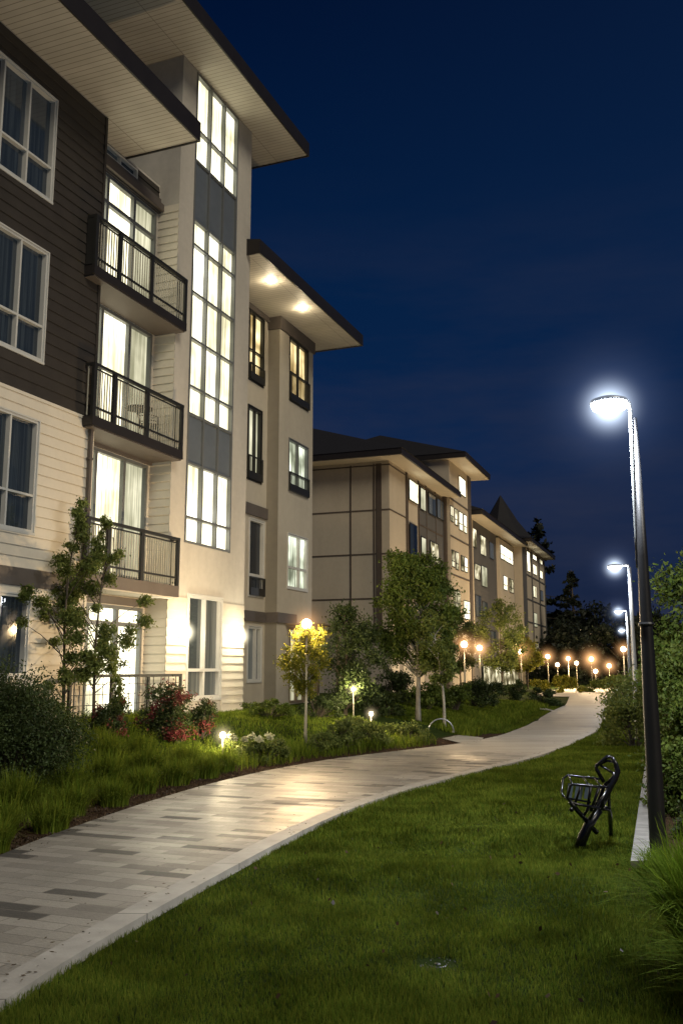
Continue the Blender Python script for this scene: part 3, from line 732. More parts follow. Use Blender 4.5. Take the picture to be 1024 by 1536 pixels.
# ------------------------------------------------------------------ apartment building on the left
A = math.atan(568/1420)
B1 = Fr('apartment_building', 'four storey cream and dark sided apartment building with a tall lit stair tower', A, 14.0, -11.1, 0.0)
F = B1; R0 = F.root
nA = -11.1; nR = -11.65; SA = 14.65; ST = 17.52; SE = 21.1
# wing A openings
wA = [(11.02, 13.1, 10.25, 12.32), (11.02, 13.1, 7.12, 9.22), (11.02, 13.1, 3.98, 6.0), (11.02, 13.1, 1.5, 2.88)]
more = [(7.2, 9.3, a[2], a[3]) for a in wA]
body = MB(); wall(F, body, 4.0, SA, 0, 12.95, nA-.001, wA+more, .22)
body.build('wall', 'stucco', R0)
opsb = wA+more
s_ = MB(); lap(F, s_, 4.0, SA, 6.45, 12.9, nA, .215, [(a-.02, b+.02, c-.03, d+.02) for a, b, c, d in opsb]); s_.build('siding', 'darkside', R0)['label'] = 'dark brown lap siding of the two upper storeys'
s_ = MB(); lap(F, s_, 4.0, SA, .55, 3.02, nA, .19, [(a-.02, b+.02, c-.03, d+.02) for a, b, c, d in opsb]); s_.build('siding', 'cream', R0)['label'] = 'cream lap siding of the ground floor'
s_ = MB(); lap(F, s_, 4.0, SA, 3.34, 6.44, nA, .19, [(a-.02, b+.02, c-.03, d+.02) for a, b, c, d in opsb])
s_.build('siding', 'cream', R0)['label'] = 'cream lap siding of the second storey'
for q0, q1 in ((ST, 18.34), (20.0, SE)):
    s_ = MB(); lap(F, s_, q0, q1, .62, 3.2, nA, .19); s_.build('siding', 'cream', R0)['label'] = 'cream lap siding at the foot of the stair tower'
s_ = MB(); lap_side(F, s_, ST, nR, nA-.0, .62, 12.4, .19); s_.build('siding', 'cream', R0)['label'] = 'cream lap siding on the side of the stair tower'
m = MB(); F.box(m, 4.0, SA+.01, nA, nA+.04, 3.03, 3.33); m.build('band', 'band', R0)
m = MB(); F.box(m, SA-.05, SA+.02, nA, nA+.035, .6, 3.0); F.box(m, SA-.05, SA+.02, nA, nA+.035, 3.36, 6.4); m.build('corner_trim', 'cream', R0)
m = MB(); F.box(m, SA-.05, SA+.02, nA, nA+.035, 6.46, 12.88); m.build('corner_trim', 'darkside', R0)
for i, (a, b, c, d) in enumerate(wA+more):
    z = c+.66 if i % 4 != 3 else c-9
    window(F, a, b, c, d, nA, [a+.70, a+1.38], [z] if z > c else [], 'white', 'dark')
m = MB(); F.box(m, SA-.16, SA-.09, nA+.04, nA+.10, 3.4, 6.3)
for z in (3.6, 4.6, 5.6): F.box(m, SA-.18, SA-.07, nA+.03, nA+.11, z, z+.04)
m.build('downpipe', 'band', R0)
# recess with balcony doors
m = MB()
dops = [(14.75, 17.42, 9.52, 12.2), (14.75, 17.42, 6.52, 9.2), (14.75, 17.42, 3.52, 6.12), (14.75, 17.42, .62, 2.93), (15.3, 16.6, 12.62, 12.88)]
wall(F, m, SA-.22, ST, 0, 12.95, nR, dops, .2)
F.box(m, SA-.22, SA, nR, nA-.25, 0, 12.95)
m.build('wall', 'stucco', R0)
m = MB(); lap(F, m, SA, ST-.03, 12.6, 12.9, nR, .15, dops); m.build('siding', 'darkside', R0)
for z, w_ in ((12.22, .36), (9.22, .2), (6.14, .24), (2.95, .16)):
    m = MB(); F.box(m, SA, ST-.03, nR, nR+.07, z, z+w_)
    if z > 12: F.box(m, SA, ST-.03, nR+.07, nR+.16, z+.03, z+.2)
    m.build('header', 'band', R0)
for k, (z0, z1) in enumerate(((9.52, 12.2), (6.52, 9.2), (3.52, 6.12))):
    window(F, 14.75, 17.42, z0, z1, nR, [15.55, 16.55], [z0+2.05] if k == 0 else [], 'grey', None, .07, .09, 'balcony_door', pms=['lit', 'lit', 'lit2'], trim=False)
window(F, 14.75, 17.42, .62, 2.93, nR, [15.5, 16.5], [2.55], 'grey', None, .07, .09, 'patio_door', pms=['lit', 'lit', 'lit'], trim=False)
window(F, 15.3, 16.6, 12.62, 12.88, nR, [15.95], [], 'white', 'dark', .04, .04, trim=False)
# balconies
def balcony(zf, label, top_one=False):
    fs0, fs1, nf = (14.15 if top_one else 14.30), 17.58, -10.84
    m = MB(); F.box(m, fs0, fs1, nA+.045 if 0 else nR+.03, nf, zf-(.19 if zf > 4 else .24), zf); b = m.build('balcony', 'fascia' if zf > 4 else 'band', R0); b['label'] = label
    m = MB(); F.box(m, fs0+.03, fs1-.03, nR+.04, nf-.03, zf-(.22 if zf > 4 else .27), zf-(.193 if zf > 4 else .243)); m.build('slab_underside', 'band' if zf > 4 else 'stucco', b)
    r = MB(); top = zf+1.06
    F.box(r, fs0, fs1, nf-.07, nf, top-.06, top)
    F.box(r, fs0, fs0+.05, nA+.04, nf-.071, top-.06, top); F.box(r, fs1-.05, fs1, nA+.02, nf-.071, top-.06, top)
    for s in (fs0, 14.95, 16.1, fs1-.10): F.box(r, s, s+.10, nf-.065, nf-.005, zf, top-.06)
    F.box(r, fs0+.1, fs1-.1, nf-.055, nf-.02, zf+.16, zf+.20)
    F.box(r, fs0+.1, fs1-.1, nf-.05, nf-.025, top-.13, top-.10)
    F.box(r, fs1-.05, fs1, nA+.02, nf-.071, zf+.06, zf+.10); F.box(r, fs1-.04, fs1-.01, nA+.02, nA+.06, zf, top-.06)
    if top_one: F.box(r, fs0, fs0+.05, nA+.04, nf-.071, zf+.02, top-.07)
    r.build('railing', 'rail', b)
    r = MB(); s = fs0+.13
    while s < fs1-.12:
        if all(abs(s-q-.05) > .06 for q in (14.95, 16.1)): F.box(r, s-.009, s+.009, nf-.046, nf-.029, zf+.02, top-.1)
        s += .085
    q = nA+.09
    while q < nf-.1:
        F.box(r, fs1-.035, fs1-.017, q, q+.018, zf+.02, top-.06)
        if not top_one: F.box(r, fs0+.017, fs0+.035, q, q+.018, zf+.02, top-.06)
        q += .085
    r.build('baluster', 'picket', b)
balcony(9.42, 'top balcony with dark metal railing', True); balcony(6.42, 'middle balcony with dark metal railing'); balcony(3.40, 'lowest balcony with dark metal railing')
# patio rail at ground level
m = MB(); nf = -10.8
F.box(m, 13.95, 17.75, nf-.05, nf, 1.46, 1.52); F.box(m, 13.95, 17.75, nf-.04, nf-.01, .72, .76)
for s in (13.95, 15.2, 16.45, 17.69): F.box(m, s, s+.06, nf-.05, nf, .5, 1.46)
for k in range(13): F.box(m, 14.1+k*.285, 14.112+k*.285, nf-.03, nf-.018, .76, 1.46)
for k in range(1, 4): F.box(m, 14.0, 17.7, nf-.026, nf-.014, .76+k*.19, .772+k*.19)
m.build('patio_railing', 'rail', R0)
m = MB(); F.box(m, 13.8, 17.5, nR, nf+.05, .3, .60); m.build('patio_slab', 'base', R0)
# roof A
def roof_slab(zs, s0, s1, nin, nout, fh, over=.0, name='roof', slope=.18, ridge=None, top='slate'):
    m = MB(); zt = zs+fh
    F.box(m, s0, s1, nout-.04, nout, zs-.03, zt); F.box(m, s1-.04, s1, nin, nout-.041, zs-.03, zt); F.box(m, s0, s0+.04, nin, nout-.041, zs-.03, zt)
    rf = m.build(name, 'fascia', R0)
    m = MB(); F.box(m, s0+.041, s1-.041, nin, nout-.041, zs, zs+.05); m.build('soffit', 'soffit', rf)
    m = MB(); zr = zt+slope*(nout-nin)
    F.quad(m, (s0, nout, zt), (s1, nout, zt), (s1, nin, zr), (s0, nin, zr)); F.quad(m, (s1, nout, zt), (s1, nin, zt), (s1, nin, zr), (s1, nout, zt+.001)); F.quad(m, (s0, nin, zt), (s0, nout, zt), (s0, nout, zt+.001), (s0, nin, zr))
    m.build('roof_covering', 'slate', rf); return rf
roof_slab(12.92, 3.0, 16.15, -14.5, -9.75, .42)
roof_slab(16.25, 14.6, 22.75, -17.0, -10.1, .38)
roof_slab(12.6, 20.9, 28.75, -18.0, -10.7, .36)
# stair tower
tops = [(18.15, 20.3, 4.46, 16.2), (18.4, 19.95, .95, 3.3)]
m = MB(); wall(F, m, ST, SE, 0, 16.25, nA, tops, .3); F.box(m, ST, ST+.25, -16.5, nA-.301, 0, 16.25); F.box(m, SE-.25, SE, -16.5, nA-.301, 0, 16.25)
m.build('wall', 'stucco', R0)['label'] = 'smooth cream wall of the stair tower'
cw = MB(); a, b = 18.15, 20.3; fw = .055
rowsz = [4.46, 5.06, 6.33, 7.50, 8.17, 9.34, 10.50, 11.70, 12.33, 13.88, 14.72, 16.2]
colsx = [a, 18.87, 19.58, b]
for s in colsx: F.box(cw, s-fw/2 if s not in (a, b) else (s if s == a else s-fw), s+fw/2 if s not in (a, b) else (s+fw if s == a else s), nA-.12, nA+.02, 4.46, 16.2)
for z in rowsz:
    zz0, zz1 = (z, z+fw) if z == 4.46 else ((z-fw, z) if z == 16.2 else (z-fw/2, z+fw/2))
    for s, e in zip(colsx, colsx[1:]): F.box(cw, s+fw/2 if s != a else s+fw, e-fw/2 if e != b else e-fw, nA-.11, nA+.012, zz0, zz1)
cwo = cw.build('stair_window', 'grey', R0); cwo['label'] = 'tall lit stair tower window'
pl = MB(); pd = MB(); pss = {6.33: MB(), 12.33: MB()}
for z0_, z1_ in zip(rowsz, rowsz[1:]):
    for i, (s, e) in enumerate(zip(colsx, colsx[1:])):
        sp = (z0_ in (6.33, 12.33))
        g = pss[z0_] if sp else (pd if z0_ >= 13.8 else pl)
        F.quad(g, (s+.01, nA-(.03 if sp else .09), z0_+.01), (e-.01, nA-(.03 if sp else .09), z0_+.01), (e-.01, nA-(.03 if sp else .09), z1_-.01), (s+.01, nA-(.03 if sp else .09), z1_-.01))
pl.build('pane', 'lit', cwo); pd.build('pane', 'lit', cwo); [q.build('spandrel', 'spandrel', cwo) for q in pss.values()]
window(F, 18.4, 19.95, .95, 3.3, nA, [19.18], [1.6], 'white', 'dark2', .07, .07)
for s in (18.05, 20.62):
    m = MB(); F.box(m, s-.05, s+.05, nA+.02, nA+.11, 2.28, 2.55); w = m.build('wall_light', 'steel', R0)
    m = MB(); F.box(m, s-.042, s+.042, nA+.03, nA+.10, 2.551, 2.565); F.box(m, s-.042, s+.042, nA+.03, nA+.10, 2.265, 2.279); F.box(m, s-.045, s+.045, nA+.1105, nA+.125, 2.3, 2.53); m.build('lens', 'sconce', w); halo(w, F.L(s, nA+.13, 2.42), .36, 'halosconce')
# wing C
n1, n2, SC, SD = -12.6, -12.2, 25.3, 27.9
c1 = [(24.0, 24.95, 10.25, 12.40), (24.0, 24.9, 7.2, 9.42), (24.2, 25.15, 3.76, 6.02), (24.2, 25.08, 1.28, 2.85)]
c2 = [(26.03, 27.45, 10.11, 12.15), (26.03, 27.5, 7.19, 8.82), (26.0, 27.5, 4.11, 5.79)]
m = MB(); wall(F, m, SE, SC, 0, 12.6, n1, c1, .25); wall(F, m, SC, SD, 0, 12.6, n2, c2+[(26.2, 27.4, .6, 2.9)], .25)
F.box(m, SC-.0, SC+.25, n1+.001, n2-.251, 0, 12.6); F.box(m, SD-.25, SD, -18, n2-.251, 0, 12.6); F.box(m, SD-.25, SD-.01, n1, n2-.251, 0, .1)
F.box(m, SC-.0, SC+.0001, n1, n2, 0, 12.6)
m.build('wall', 'stucco2', R0)['label'] = 'tan rendered wall of the far wing'
for q in ((SE, SC, n1, n1+.06, 12.42, 12.6), (23.6, 25.29, n1, n1+.07, 6.12, 6.45), (23.0, SC-.07, n1, n1+.07, 3.0, 3.3)):
    m = MB(); F.box(m, *q); m.build('band', 'band', R0)
m = MB(); F.box(m, SC-.06, SD+.05, n2, n2+.06, 12.2, 12.6); F.box(m, SC-.06, SC-.001, n1+.01, n2-.001, 12.2, 12.6); m.build('band', 'band', R0)
m = MB(); F.box(m, SC-.06, 26.6, n2, n2+.07, 3.0, 3.3); F.box(m, SC-.06, SC-.001, n1+.071, n2-.001, 3.0, 3.3); m.build('band', 'band', R0)
window(F, *c1[0], n1, [24.4], [11.2], 'rail', 'litwarm', .05, .05); window(F, *c1[1], n1, [24.5], [], 'rail', 'lit2', .09, .06)
window(F, *c1[2], n1, [], [4.35], 'white', 'dark', .06, .1); window(F, *c1[3], n1, [24.75], [], 'white', 'dark2', .06, .06)
window(F, *c2[0], n2, [26.75], [11.05], 'rail', None, .05, .05, pms=['litwarm']); window(F, *c2[1], n2, [26.75], [7.75], 'grey', 'litcool', .05, .05); window(F, *c2[2], n2, [26.9], [4.75], 'white', 'litcool', .05, .07)
def guard(s0, s1, z0, z1, n, nm='window_guard'):
    m = MB(); F.box(m, s0, s1, n+.05, n+.08, z1-.04, z1); F.box(m, s0, s1, n+.05, n+.08, z0, z0+.22)
    k = s0
    while k < s1: F.box(m, k, k+.015, n+.055, n+.07, z0+.22, z1-.04); k += .1
    F.box(m, s0, s0+.03, n+.032, n+.085, z0, z1); F.box(m, s1-.03, s1, n+.032, n+.085, z0, z1); m.build(nm, 'rail', R0)
guard(26.0, 27.5, 10.1, 11.0, n2); guard(26.0, 27.5, 7.15, 7.75, n2); guard(24.0, 24.9, 7.2, 7.9, n1); guard(24.2, 25.15, 3.76, 4.3, n1); guard(24.0, 24.95, 10.25, 10.75, n1)
window(F, 26.2, 27.4, .6, 2.9, n2, [26.8], [], 'wood', 'lit2', .08, .06, 'entrance_door', trim=False)
for s in (22.7, 24.9):
    m = MB(); p = F.L(s, -11.25, 12.6); m.lathe([(.10, -.03), (.12, -.0), (.12, .02)], 20, p); w = m.build('soffit_light', 'steel', R0)
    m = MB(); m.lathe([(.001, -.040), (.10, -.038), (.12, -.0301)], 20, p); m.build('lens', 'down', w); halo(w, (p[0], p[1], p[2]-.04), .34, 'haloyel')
# timber porch posts right of the wing
m = MB()
for s in (26.05, 27.8): F.box(m, s, s+.12, n2+.9, n2+1.02, .2, 2.95)
F.box(m, 25.9, 28.1, n2+.05, n2+1.1, 2.96, 3.0); m.build('porch', 'wood', R0)

# ------------------------------------------------------------------ far building
B = math.radians(20.5)
F = B3 = Fr('apartment_block', 'long tan five storey block with hipped roofs and pointed turret beyond the trees', B, 58.4, -18.44, 0)
R0 = F.root; nb = -18.44; n2b = -17.9; s0 = 58.4
m = MB(); F.box(m, s0, 72.9, -36, nb, 4.2, 15.5); m.build('wall', 'panelA', R0)
m = MB(); F.box(m, s0+.15, 72.9, -35.8, nb-.15, -.3, 4.19); m.build('base_wall', 'base', R0)
# dark facade zone and joints on block one
m = MB(); F.box(m, 65.3, 72.5, nb, nb+.06, 4.2, 13.3); F.box(m, 67.4, 72.5, nb, nb+.06, 13.3, 15.3); m.build('cladding', 'panelB', R0)
m = MB()
for z in (4.2, 6.25, 9.2, 12.15, 15.2):
    F.box(m, s0-.045, s0, -36, nb+.0, z-.035, z+.035)
    F.box(m, s0-.045, 62.2, nb+.0, nb+.045, z-.035, z+.035)
    F.box(m, 65.3, 72.3, nb+.061, nb+.09, z-.05, z+.05)
for n in (-21.2, -19.55): F.box(m, s0-.05, s0, n, n+.08, 4.2, 15.3)
F.box(m, s0-.07, s0, -19.35, -18.98, 4.2, 15.3)
for s, w in ((62.2, .35), (65.3, .12), (67.4, .12), (70.1, .12)): F.box(m, s, s+w, nb, nb+.1, 4.2, 15.4)
F.box(m, 72.5, 73.0, nb, nb+.3, .2, 16.4); m.build('trim', 'groove', R0)
def w3(s0_, s1_, z0, z1, n, pm, cols=0, rows=0):
    cl = [s0_+(s1_-s0_)*(i+1)/(cols+1) for i in range(cols)]; rw = [z0+(z1-z0)*.35] if rows else []
    m_ = MB(); F.box(m_, s0_, s1_, n, n+.05, z0, z1)
    w = m_.build('window', 'rail', R0); g = MB()
    cs = [s0_+.07]+[q for c in cl for q in (c-.05, c+.05)]+[s1_-.07]; rs = [z0+.07]+[q for r in rw for q in (r-.04, r+.04)]+[z1-.07]
    for a, b in zip(cs[0::2], cs[1::2]):
        for c, d in zip(rs[0::2], rs[1::2]): F.quad(g, (a, n+.054, c), (b, n+.054, c), (b, n+.054, d), (a, n+.054, d))
    g.build('pane', pm, w)
nn1 = nb+.1
for a in ((62.7, 65.0, 13.5, 15.05, 'lit', 1), (65.6, 67.0, 13.3, 15.0, 'lit2', 0), (67.9, 70.0, 13.35, 15.0, 'dark2', 1), (70.4, 72.4, 13.4, 15.0, 'dark2', 1), (62.7, 64.6, 9.6, 11.9, 'dark', 1), (65.7, 66.9, 9.8, 11.3, 'lit2', 0), (68.2, 70.6, 9.7, 11.3, 'litfar', 1), (62.7, 64.6, 6.6, 8.8, 'dark', 1), (68.2, 70.6, 6.6, 8.5, 'litfar', 1)):
    w3(a[0], a[1], a[2], a[3], nn1, a[4], a[5], 0)
# ground floor white bays on the corner
m = MB(); F.box(m, s0+.3, 60.4, nb-.14, nb-.02, .1, 4.0); m.build('bay', 'cream', R0)
m = MB(); F.box(m, 61.4, 66.5, nb-.14, nb-.02, .1, 3.0); m.build('bay', 'cream', R0)
# block two
m = MB(); F.box(m, 72.9, 80.5, -33, n2b, -.3, 18.6); m.build('wall', 'panelA', R0)
m = MB(); 
for z in (12.3, 9.2, 15.4): F.box(m, 72.9, 80.52, n2b, n2b+.05, z-.06, z+.06)
F.box(m, 79.5, 80.5, n2b, n2b+.08, 0, 18.5); m.build('trim', 'band', R0)
for a in ((76.2, 78.6, 16.35, 17.9, 'lit', 1, 0), (73.0, 74.0, 13.5, 14.8, 'litfar', 0, 1), (74.4, 75.5, 13.4, 14.8, 'litfar', 0, 1), (75.9, 77.2, 13.2, 14.8, 'lit', 0, 1), (77.6, 78.7, 13.2, 14.8, 'lit', 0, 1), (73.1, 74.1, 9.8, 11.2, 'litfar', 0, 1), (74.4, 75.5, 9.7, 11.2, 'litfar', 0, 1), (76.3, 77.3, 9.8, 11.1, 'litfar', 0, 1), (77.6, 78.7, 9.8, 11.1, 'lit', 0, 1), (77.0, 79.2, 5.8, 7.4, 'lit', 1, 1), (73.4, 75.8, 6.4, 8.0, 'litfar', 1, 1)):
    w3(a[0], a[1], a[2], a[3], n2b, a[4], a[5], a[6])
# block three
m = MB(); F.box(m, 80.5, 104.5, -33, nb, -.3, 15.3); m.build('wall', 'panelB', R0)
m = MB(); F.box(m, 94.5, 102.6, nb, nb+.3, 3.2, 15.0); m.build('bay', 'panelA', R0)
m = MB(); F.box(m, 80.6, 83.2, nb, nb+.12, 3, 15.2); m.build('bay', 'panelA', R0)
for a in ((83.5, 85.0, 12.7, 14.5, 'litfar', 0), (86.7, 89.2, 12.4, 14.3, 'litfar', 1), (84.0, 86.4, 9.8, 11.3, 'litfar', 1), (87.0, 89.4, 9.4, 11.4, 'lit2', 1), (84, 86.4, 6.4, 8.4, 'dark2', 1), (87.0, 89.4, 6.0, 8.0, 'dark2', 1), (91, 93, 12.5, 14.2, 'dark2', 0), (90.5, 93, 3.6, 5.4, 'dark2', 1)):
    w3(a[0], a[1], a[2], a[3], nb, a[4], a[5], 0)
for a in ((95.1, 102.0, 12.9, 14.4, 'lit', 3), (96.3, 98.2, 9.8, 11.3, 'lit', 1), (99.6, 102, 9.8, 11.3, 'litfar', 1), (96.3, 98.2, 6.4, 8.0, 'dark2', 1)):
    w3(a[0], a[1], a[2], a[3], nb+.3, a[4], a[5], 1)
w3(86.0, 104.0, -.1, 2.0, nb+.14, 'litfar', 17, 0)  # glowing panes added for the lit pale base of the block
# turret block
m = MB(); F.box(m, 104.5, 121.0, -32, n2b+.4, -.3, 15.6); m.build('wall', 'panelA', R0)
m = MB(); F.box(m, 104.5, 107.0, n2b+.4, n2b+.45, 0, 15.6)
for s in (110.5, 116.2, 120.7): F.box(m, s, s+.35, n2b+.4, n2b+.5, 0, 15.4)
for z in (4, 7, 9.6, 12.4): F.box(m, 107, 121, n2b+.4, n2b+.46, z-.08, z+.08)
m.build('trim', 'panelB', R0)
for a in ((107.7, 109.6, 12.8, 15.2, 'lit', 0), (111.9, 114.6, 12.9, 14.1, 'lit', 1), (117.2, 119.2, 12.9, 13.9, 'lit', 0), (112, 114.6, 14.7, 15.3, 'lit', 0), (117.2, 119.2, 14.7, 15.3, 'litfar', 0), (111.5, 113.8, 10.1, 11.5, 'litfar', 1), (111.3, 113.6, 6.6, 8.3, 'lit2', 1), (111.3, 113.6, 3.2, 4.8, 'litfar', 1), (117.2, 119.2, 10.1, 11.4, 'dark2', 0)):
    w3(a[0], a[1], a[2], a[3], n2b+.4, a[4], a[5], 0)
def hip(s0_, s1_, nin, nout, z, zr, fh=.4, over_soffit=True, ridge_in=None, label=None):
    m = MB(); F.box(m, s0_, s1_, nin, nout, z, z+fh); rf = m.build('roof', 'fascia', R0)
    m = MB(); F.box(m, s0_+.1, s1_-.1, nin+.1, nout-.1, z-.04, z-.003); m.build('soffit', 'cream', rf)
    nm = (nin+nout)/2; w = (nout-nin)/2; L_ = min(w*.9, (s1_-s0_)/2-.1)
    p = [(s0_-.05, nout+.05, z+fh+.01), (s1_+.05, nout+.05, z+fh+.01), (s1_+.05, nin-.05, z+fh+.01), (s0_-.05, nin-.05, z+fh+.01), (s0_+L_, nm, zr), (s1_-L_, nm, zr)]
    m = MB(); m.add([F.L(*q) for q in p], [(0, 1, 5, 4), (1, 2, 5), (2, 3, 4, 5), (3, 0, 4), (0, 3, 2, 1)]); m.build('roof_covering', 'slate', rf)
hip(56.9, 73.6, -37, -17.1, 15.5, 20.2)
hip(72.4, 82.3, -34, -16.4, 18.6, 22.3)
hip(81.0, 105.0, -34, -16.9, 15.3, 19.5)
hip(103.6, 122.3, -33, -16.2, 15.7, 18.6)
m = MB(); c = F.L(108.5, -20.5, 0); zz = 15.7
m.lathe([(3.1, zz-1), (3.1, zz+1.2), (3.6, zz+1.0), (3.4, zz+1.3), (2.0, zz+3.1), (.05, zz+6.3)], 8, c); m.build('turret', 'slate', R0)

# ------------------------------------------------------------------ lamps
def point(name, loc, power, c, r=.08, parent=None):
    l = bpy.data.lights.new(name, 'POINT'); l.energy = power; l.color = c; l.shadow_soft_size = r
    o = bpy.data.objects.new(name, l); col.objects.link(o); o.location = loc
    if parent is not None: o.parent = parent
    return o
def spot(name, loc, power, c, size, r=.05, parent=None, rot=(0, 0, 0)):
    l = bpy.data.lights.new(name, 'SPOT'); l.energy = power; l.color = c; l.shadow_soft_size = r; l.spot_size = size; l.spot_blend = .8
    o = bpy.data.objects.new(name, l); col.objects.link(o); o.location = loc; o.rotation_euler = rot
    if parent is not None: o.parent = parent
    return o
COOL = (.90, .95, 1.); WARM = (1., .70, .38)
def cool_lamp(x, y, label, power, hrad, big=False, rz=0, H_=4.0):
    t = thing('street_lamp', label, 'street lamp', (x, y, 0), rz, 'cool white street lamps in a row right of the path')
    m = MB(); m.tube([(0, 0, -.05), (0, 0, .02), (0, 0, 1.2), (0, 0, 2.6), (0.0, 0, H_-.12 if big else H_)], [.075, .072, .066, .046, .016 if big else .04], 20); m.build('post', 'pole' if big else 'pale', t, True)
    m = MB(); m.lathe([(.13, 0), (.13, .03), (.085, .05)], 20); m.build('base_plate', 'pole', t)
    if big:
        m = MB(); m.tube([(-.054, .01, 2.5), (-.050, .01, 2.8), (-.046, .01, 3.2), (-.040, .01, 3.6), (-.036, .01, 3.96), (-.045, .01, 4.03), (-.065, .01, 4.05), (-.12, .01, 4.05)], [.006, .010, .014, .017, .018, .018, .017, .016], 12); m.build('arm', 'grey', t, True)
        for z in (2.0,):
            q = MB(); q.lathe([(.072 if z < 1.5 else (.066 if z < 2.5 else .055), z-.015), (.078 if z < 1.5 else (.070 if z < 2.5 else .06), z), (.072 if z < 1.5 else (.066 if z < 2.5 else .055), z+.015)], 16); q.build('clamp', 'pole', t)
    else:
        m = MB(); m.tube([(0, 0, H_-.02), (-.03, 0, H_+.04), (-.12, 0, H_+.05), (-.2, 0, H_+.05)], [.03, .028, .025, .025], 10); m.build('arm', 'pale', t, True)
    cx = -.23 if big else -.34
    m = MB(); m.lathe([(.02, .085), (.10, .075), (.165, .05), (.175, .03), (.165, .012)], 28, (cx, .01, H_)); hd = m.build('lamp_head', 'pale', t, True)
    m = MB(); m.lathe([(.165, .0115), (.15, -.03), (.10, -.055), (.01, -.065)], 28, (cx, .01, H_)); m.build('lens', 'lampcool', hd, True)
    point('lamp_light', (cx, .01, H_-.22), power, COOL, .14, t)
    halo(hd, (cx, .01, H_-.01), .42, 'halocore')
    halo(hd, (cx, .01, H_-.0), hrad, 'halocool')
    return t
cool_lamp(2.69, 8.3, 'tall black lamp post with glaring white disc head, nearest on the right', 950, 1.0, True)
cool_lamp(6.8, 22, 'pale second lamp post of the cool row, just left of the black post', 300, .9)
cool_lamp(11.85, 39, 'third and smaller pale lamp post of the cool row', 350, 1.0)
cool_lamp(17.6, 58, 'farthest pale lamp post of the cool row', 300, .8)
def globe_lamp(x, y, H_, label, power, hrad, r=.13, z=None):
    t = thing('globe_lamp', label, 'lamp', (x, y, hz(x, y) if z is None else z), 0, 'warm globe lamps along the path')
    m = MB(); m.tube([(0, 0, -.05), (0, 0, H_*.5), (0, 0, H_-r*.9)], [.045, .04, .03] if H_ > 2.5 else [.022, .020, .018], 12); m.build('post', 'bronze', t, True)
    m = MB(); m.lathe([(.05, -.04), (.07, 0), (.05, .03)], 14, (0, 0, H_-r)); m.build('collar', 'bronze', t)
    m = MB(); m.ball((0, 0, H_), r, 18, 12); g = m.build('globe', 'lampwarm', t, True); g.visible_shadow = True
    l = point('lamp_light', (0, 0, H_+r*0), power, WARM, r*.6, t)
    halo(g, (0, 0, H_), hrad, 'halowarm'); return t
globe_lamp(-.695, 18.76, 2.42, 'brightest globe lamp, standing just in front of the yellow lit tree', 800, .7, .10)
for x, y, H_, lb, hr in [(6.3, 48.5, 2.9, 'leftmost of the close pair of globe lamps past the broad tree', 1.4), (8.55, 58.5, 2.95, 'right hand one of the close pair of globe lamps past the broad tree', 1.6),
    (12.15, 64, 2.8, 'globe lamp at the end of the row of small trees', 1.6), (17.0, 78, 2.7, 'globe lamp on a thin post right of the lit ground floor', 1.6), (20.0, 83.5, 2.6, 'globe lamp above the far yellow hedge', 1.6),
    (19.8, 75, 2.45, 'globe lamp standing apart in front of the dark tree line', 2.0), (26.2, 98, 1.7, 'low globe light beside the far hedge', .8), (22.6, 80, 1.95, 'farthest small globe light near the cool lamps', 1.6), (20.9, 78, 1.5, 'small globe light left of the farthest one', 1.1), (18.7, 82, 2.05, 'faint globe light left of the far yellow hedge lamp', .8), (18.5, 62, 2.95, 'warm globe lamp seen beside the cool lamp posts on the right', 1.2), (20.6, 83, 2.2, 'faint globe light right of the far yellow hedge lamp', .8)]:
    globe_lamp(x, y, H_, lb, 800, hr*.85, .17, z=0.)
def garden_light(x, y, H_, label, power, hr=.28, r=.045):
    t = thing('garden_light', label, 'garden light', P3(x, y), 0, 'small garden lights in the beds')
    m = MB(); m.tube([(0, 0, -.05), (0, 0, H_-r)], [.016, .014], 8); m.build('post', 'bronze', t, True)
    m = MB(); m.ball((0, 0, H_), r, 16, 10); g = m.build('globe', 'lampyel', t, True)
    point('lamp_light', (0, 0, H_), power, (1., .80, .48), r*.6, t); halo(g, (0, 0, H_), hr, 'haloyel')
garden_light(-2.09, 16.9, .36, 'short garden light beside the white blooms', 85, .32, .055)
garden_light(.28, 22.4, .78, 'thin tall garden light in front of the dark shrubs', 110, .28)
garden_light(.66, 21.3, .42, 'low garden light right of the thin tall one', 100, .26)
# low round path light on the right
t = thing('path_light', 'low oval warm path light among the shrubs right of the black post', 'garden light', (5.15, 13.7, 0))
m = MB(); m.tube([(0, 0, -.05), (0, 0, .86)], .03, 10); m.build('post', 'pole', t)
m = MB(); m.ball((0, 0, .88), .055, 16, 8, (1.6, 1, .8)); g = m.build('lens', 'lampyel', t, True)
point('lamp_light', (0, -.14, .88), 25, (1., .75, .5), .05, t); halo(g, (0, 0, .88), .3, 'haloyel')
# wall and soffit lights as light sources
for s in (18.05, 20.62):
    x, y, z = B1.W(s, nA+.19, 2.42); point('wall_light_glow', (x, y, z), 120, (1., .90, .66), .08)
for s in (22.7, 24.9):
    x, y, z = B1.W(s, -11.25, 12.5); point('soffit_light_glow', (x, y, z-.12), 26, (1., .82, .55), .07)

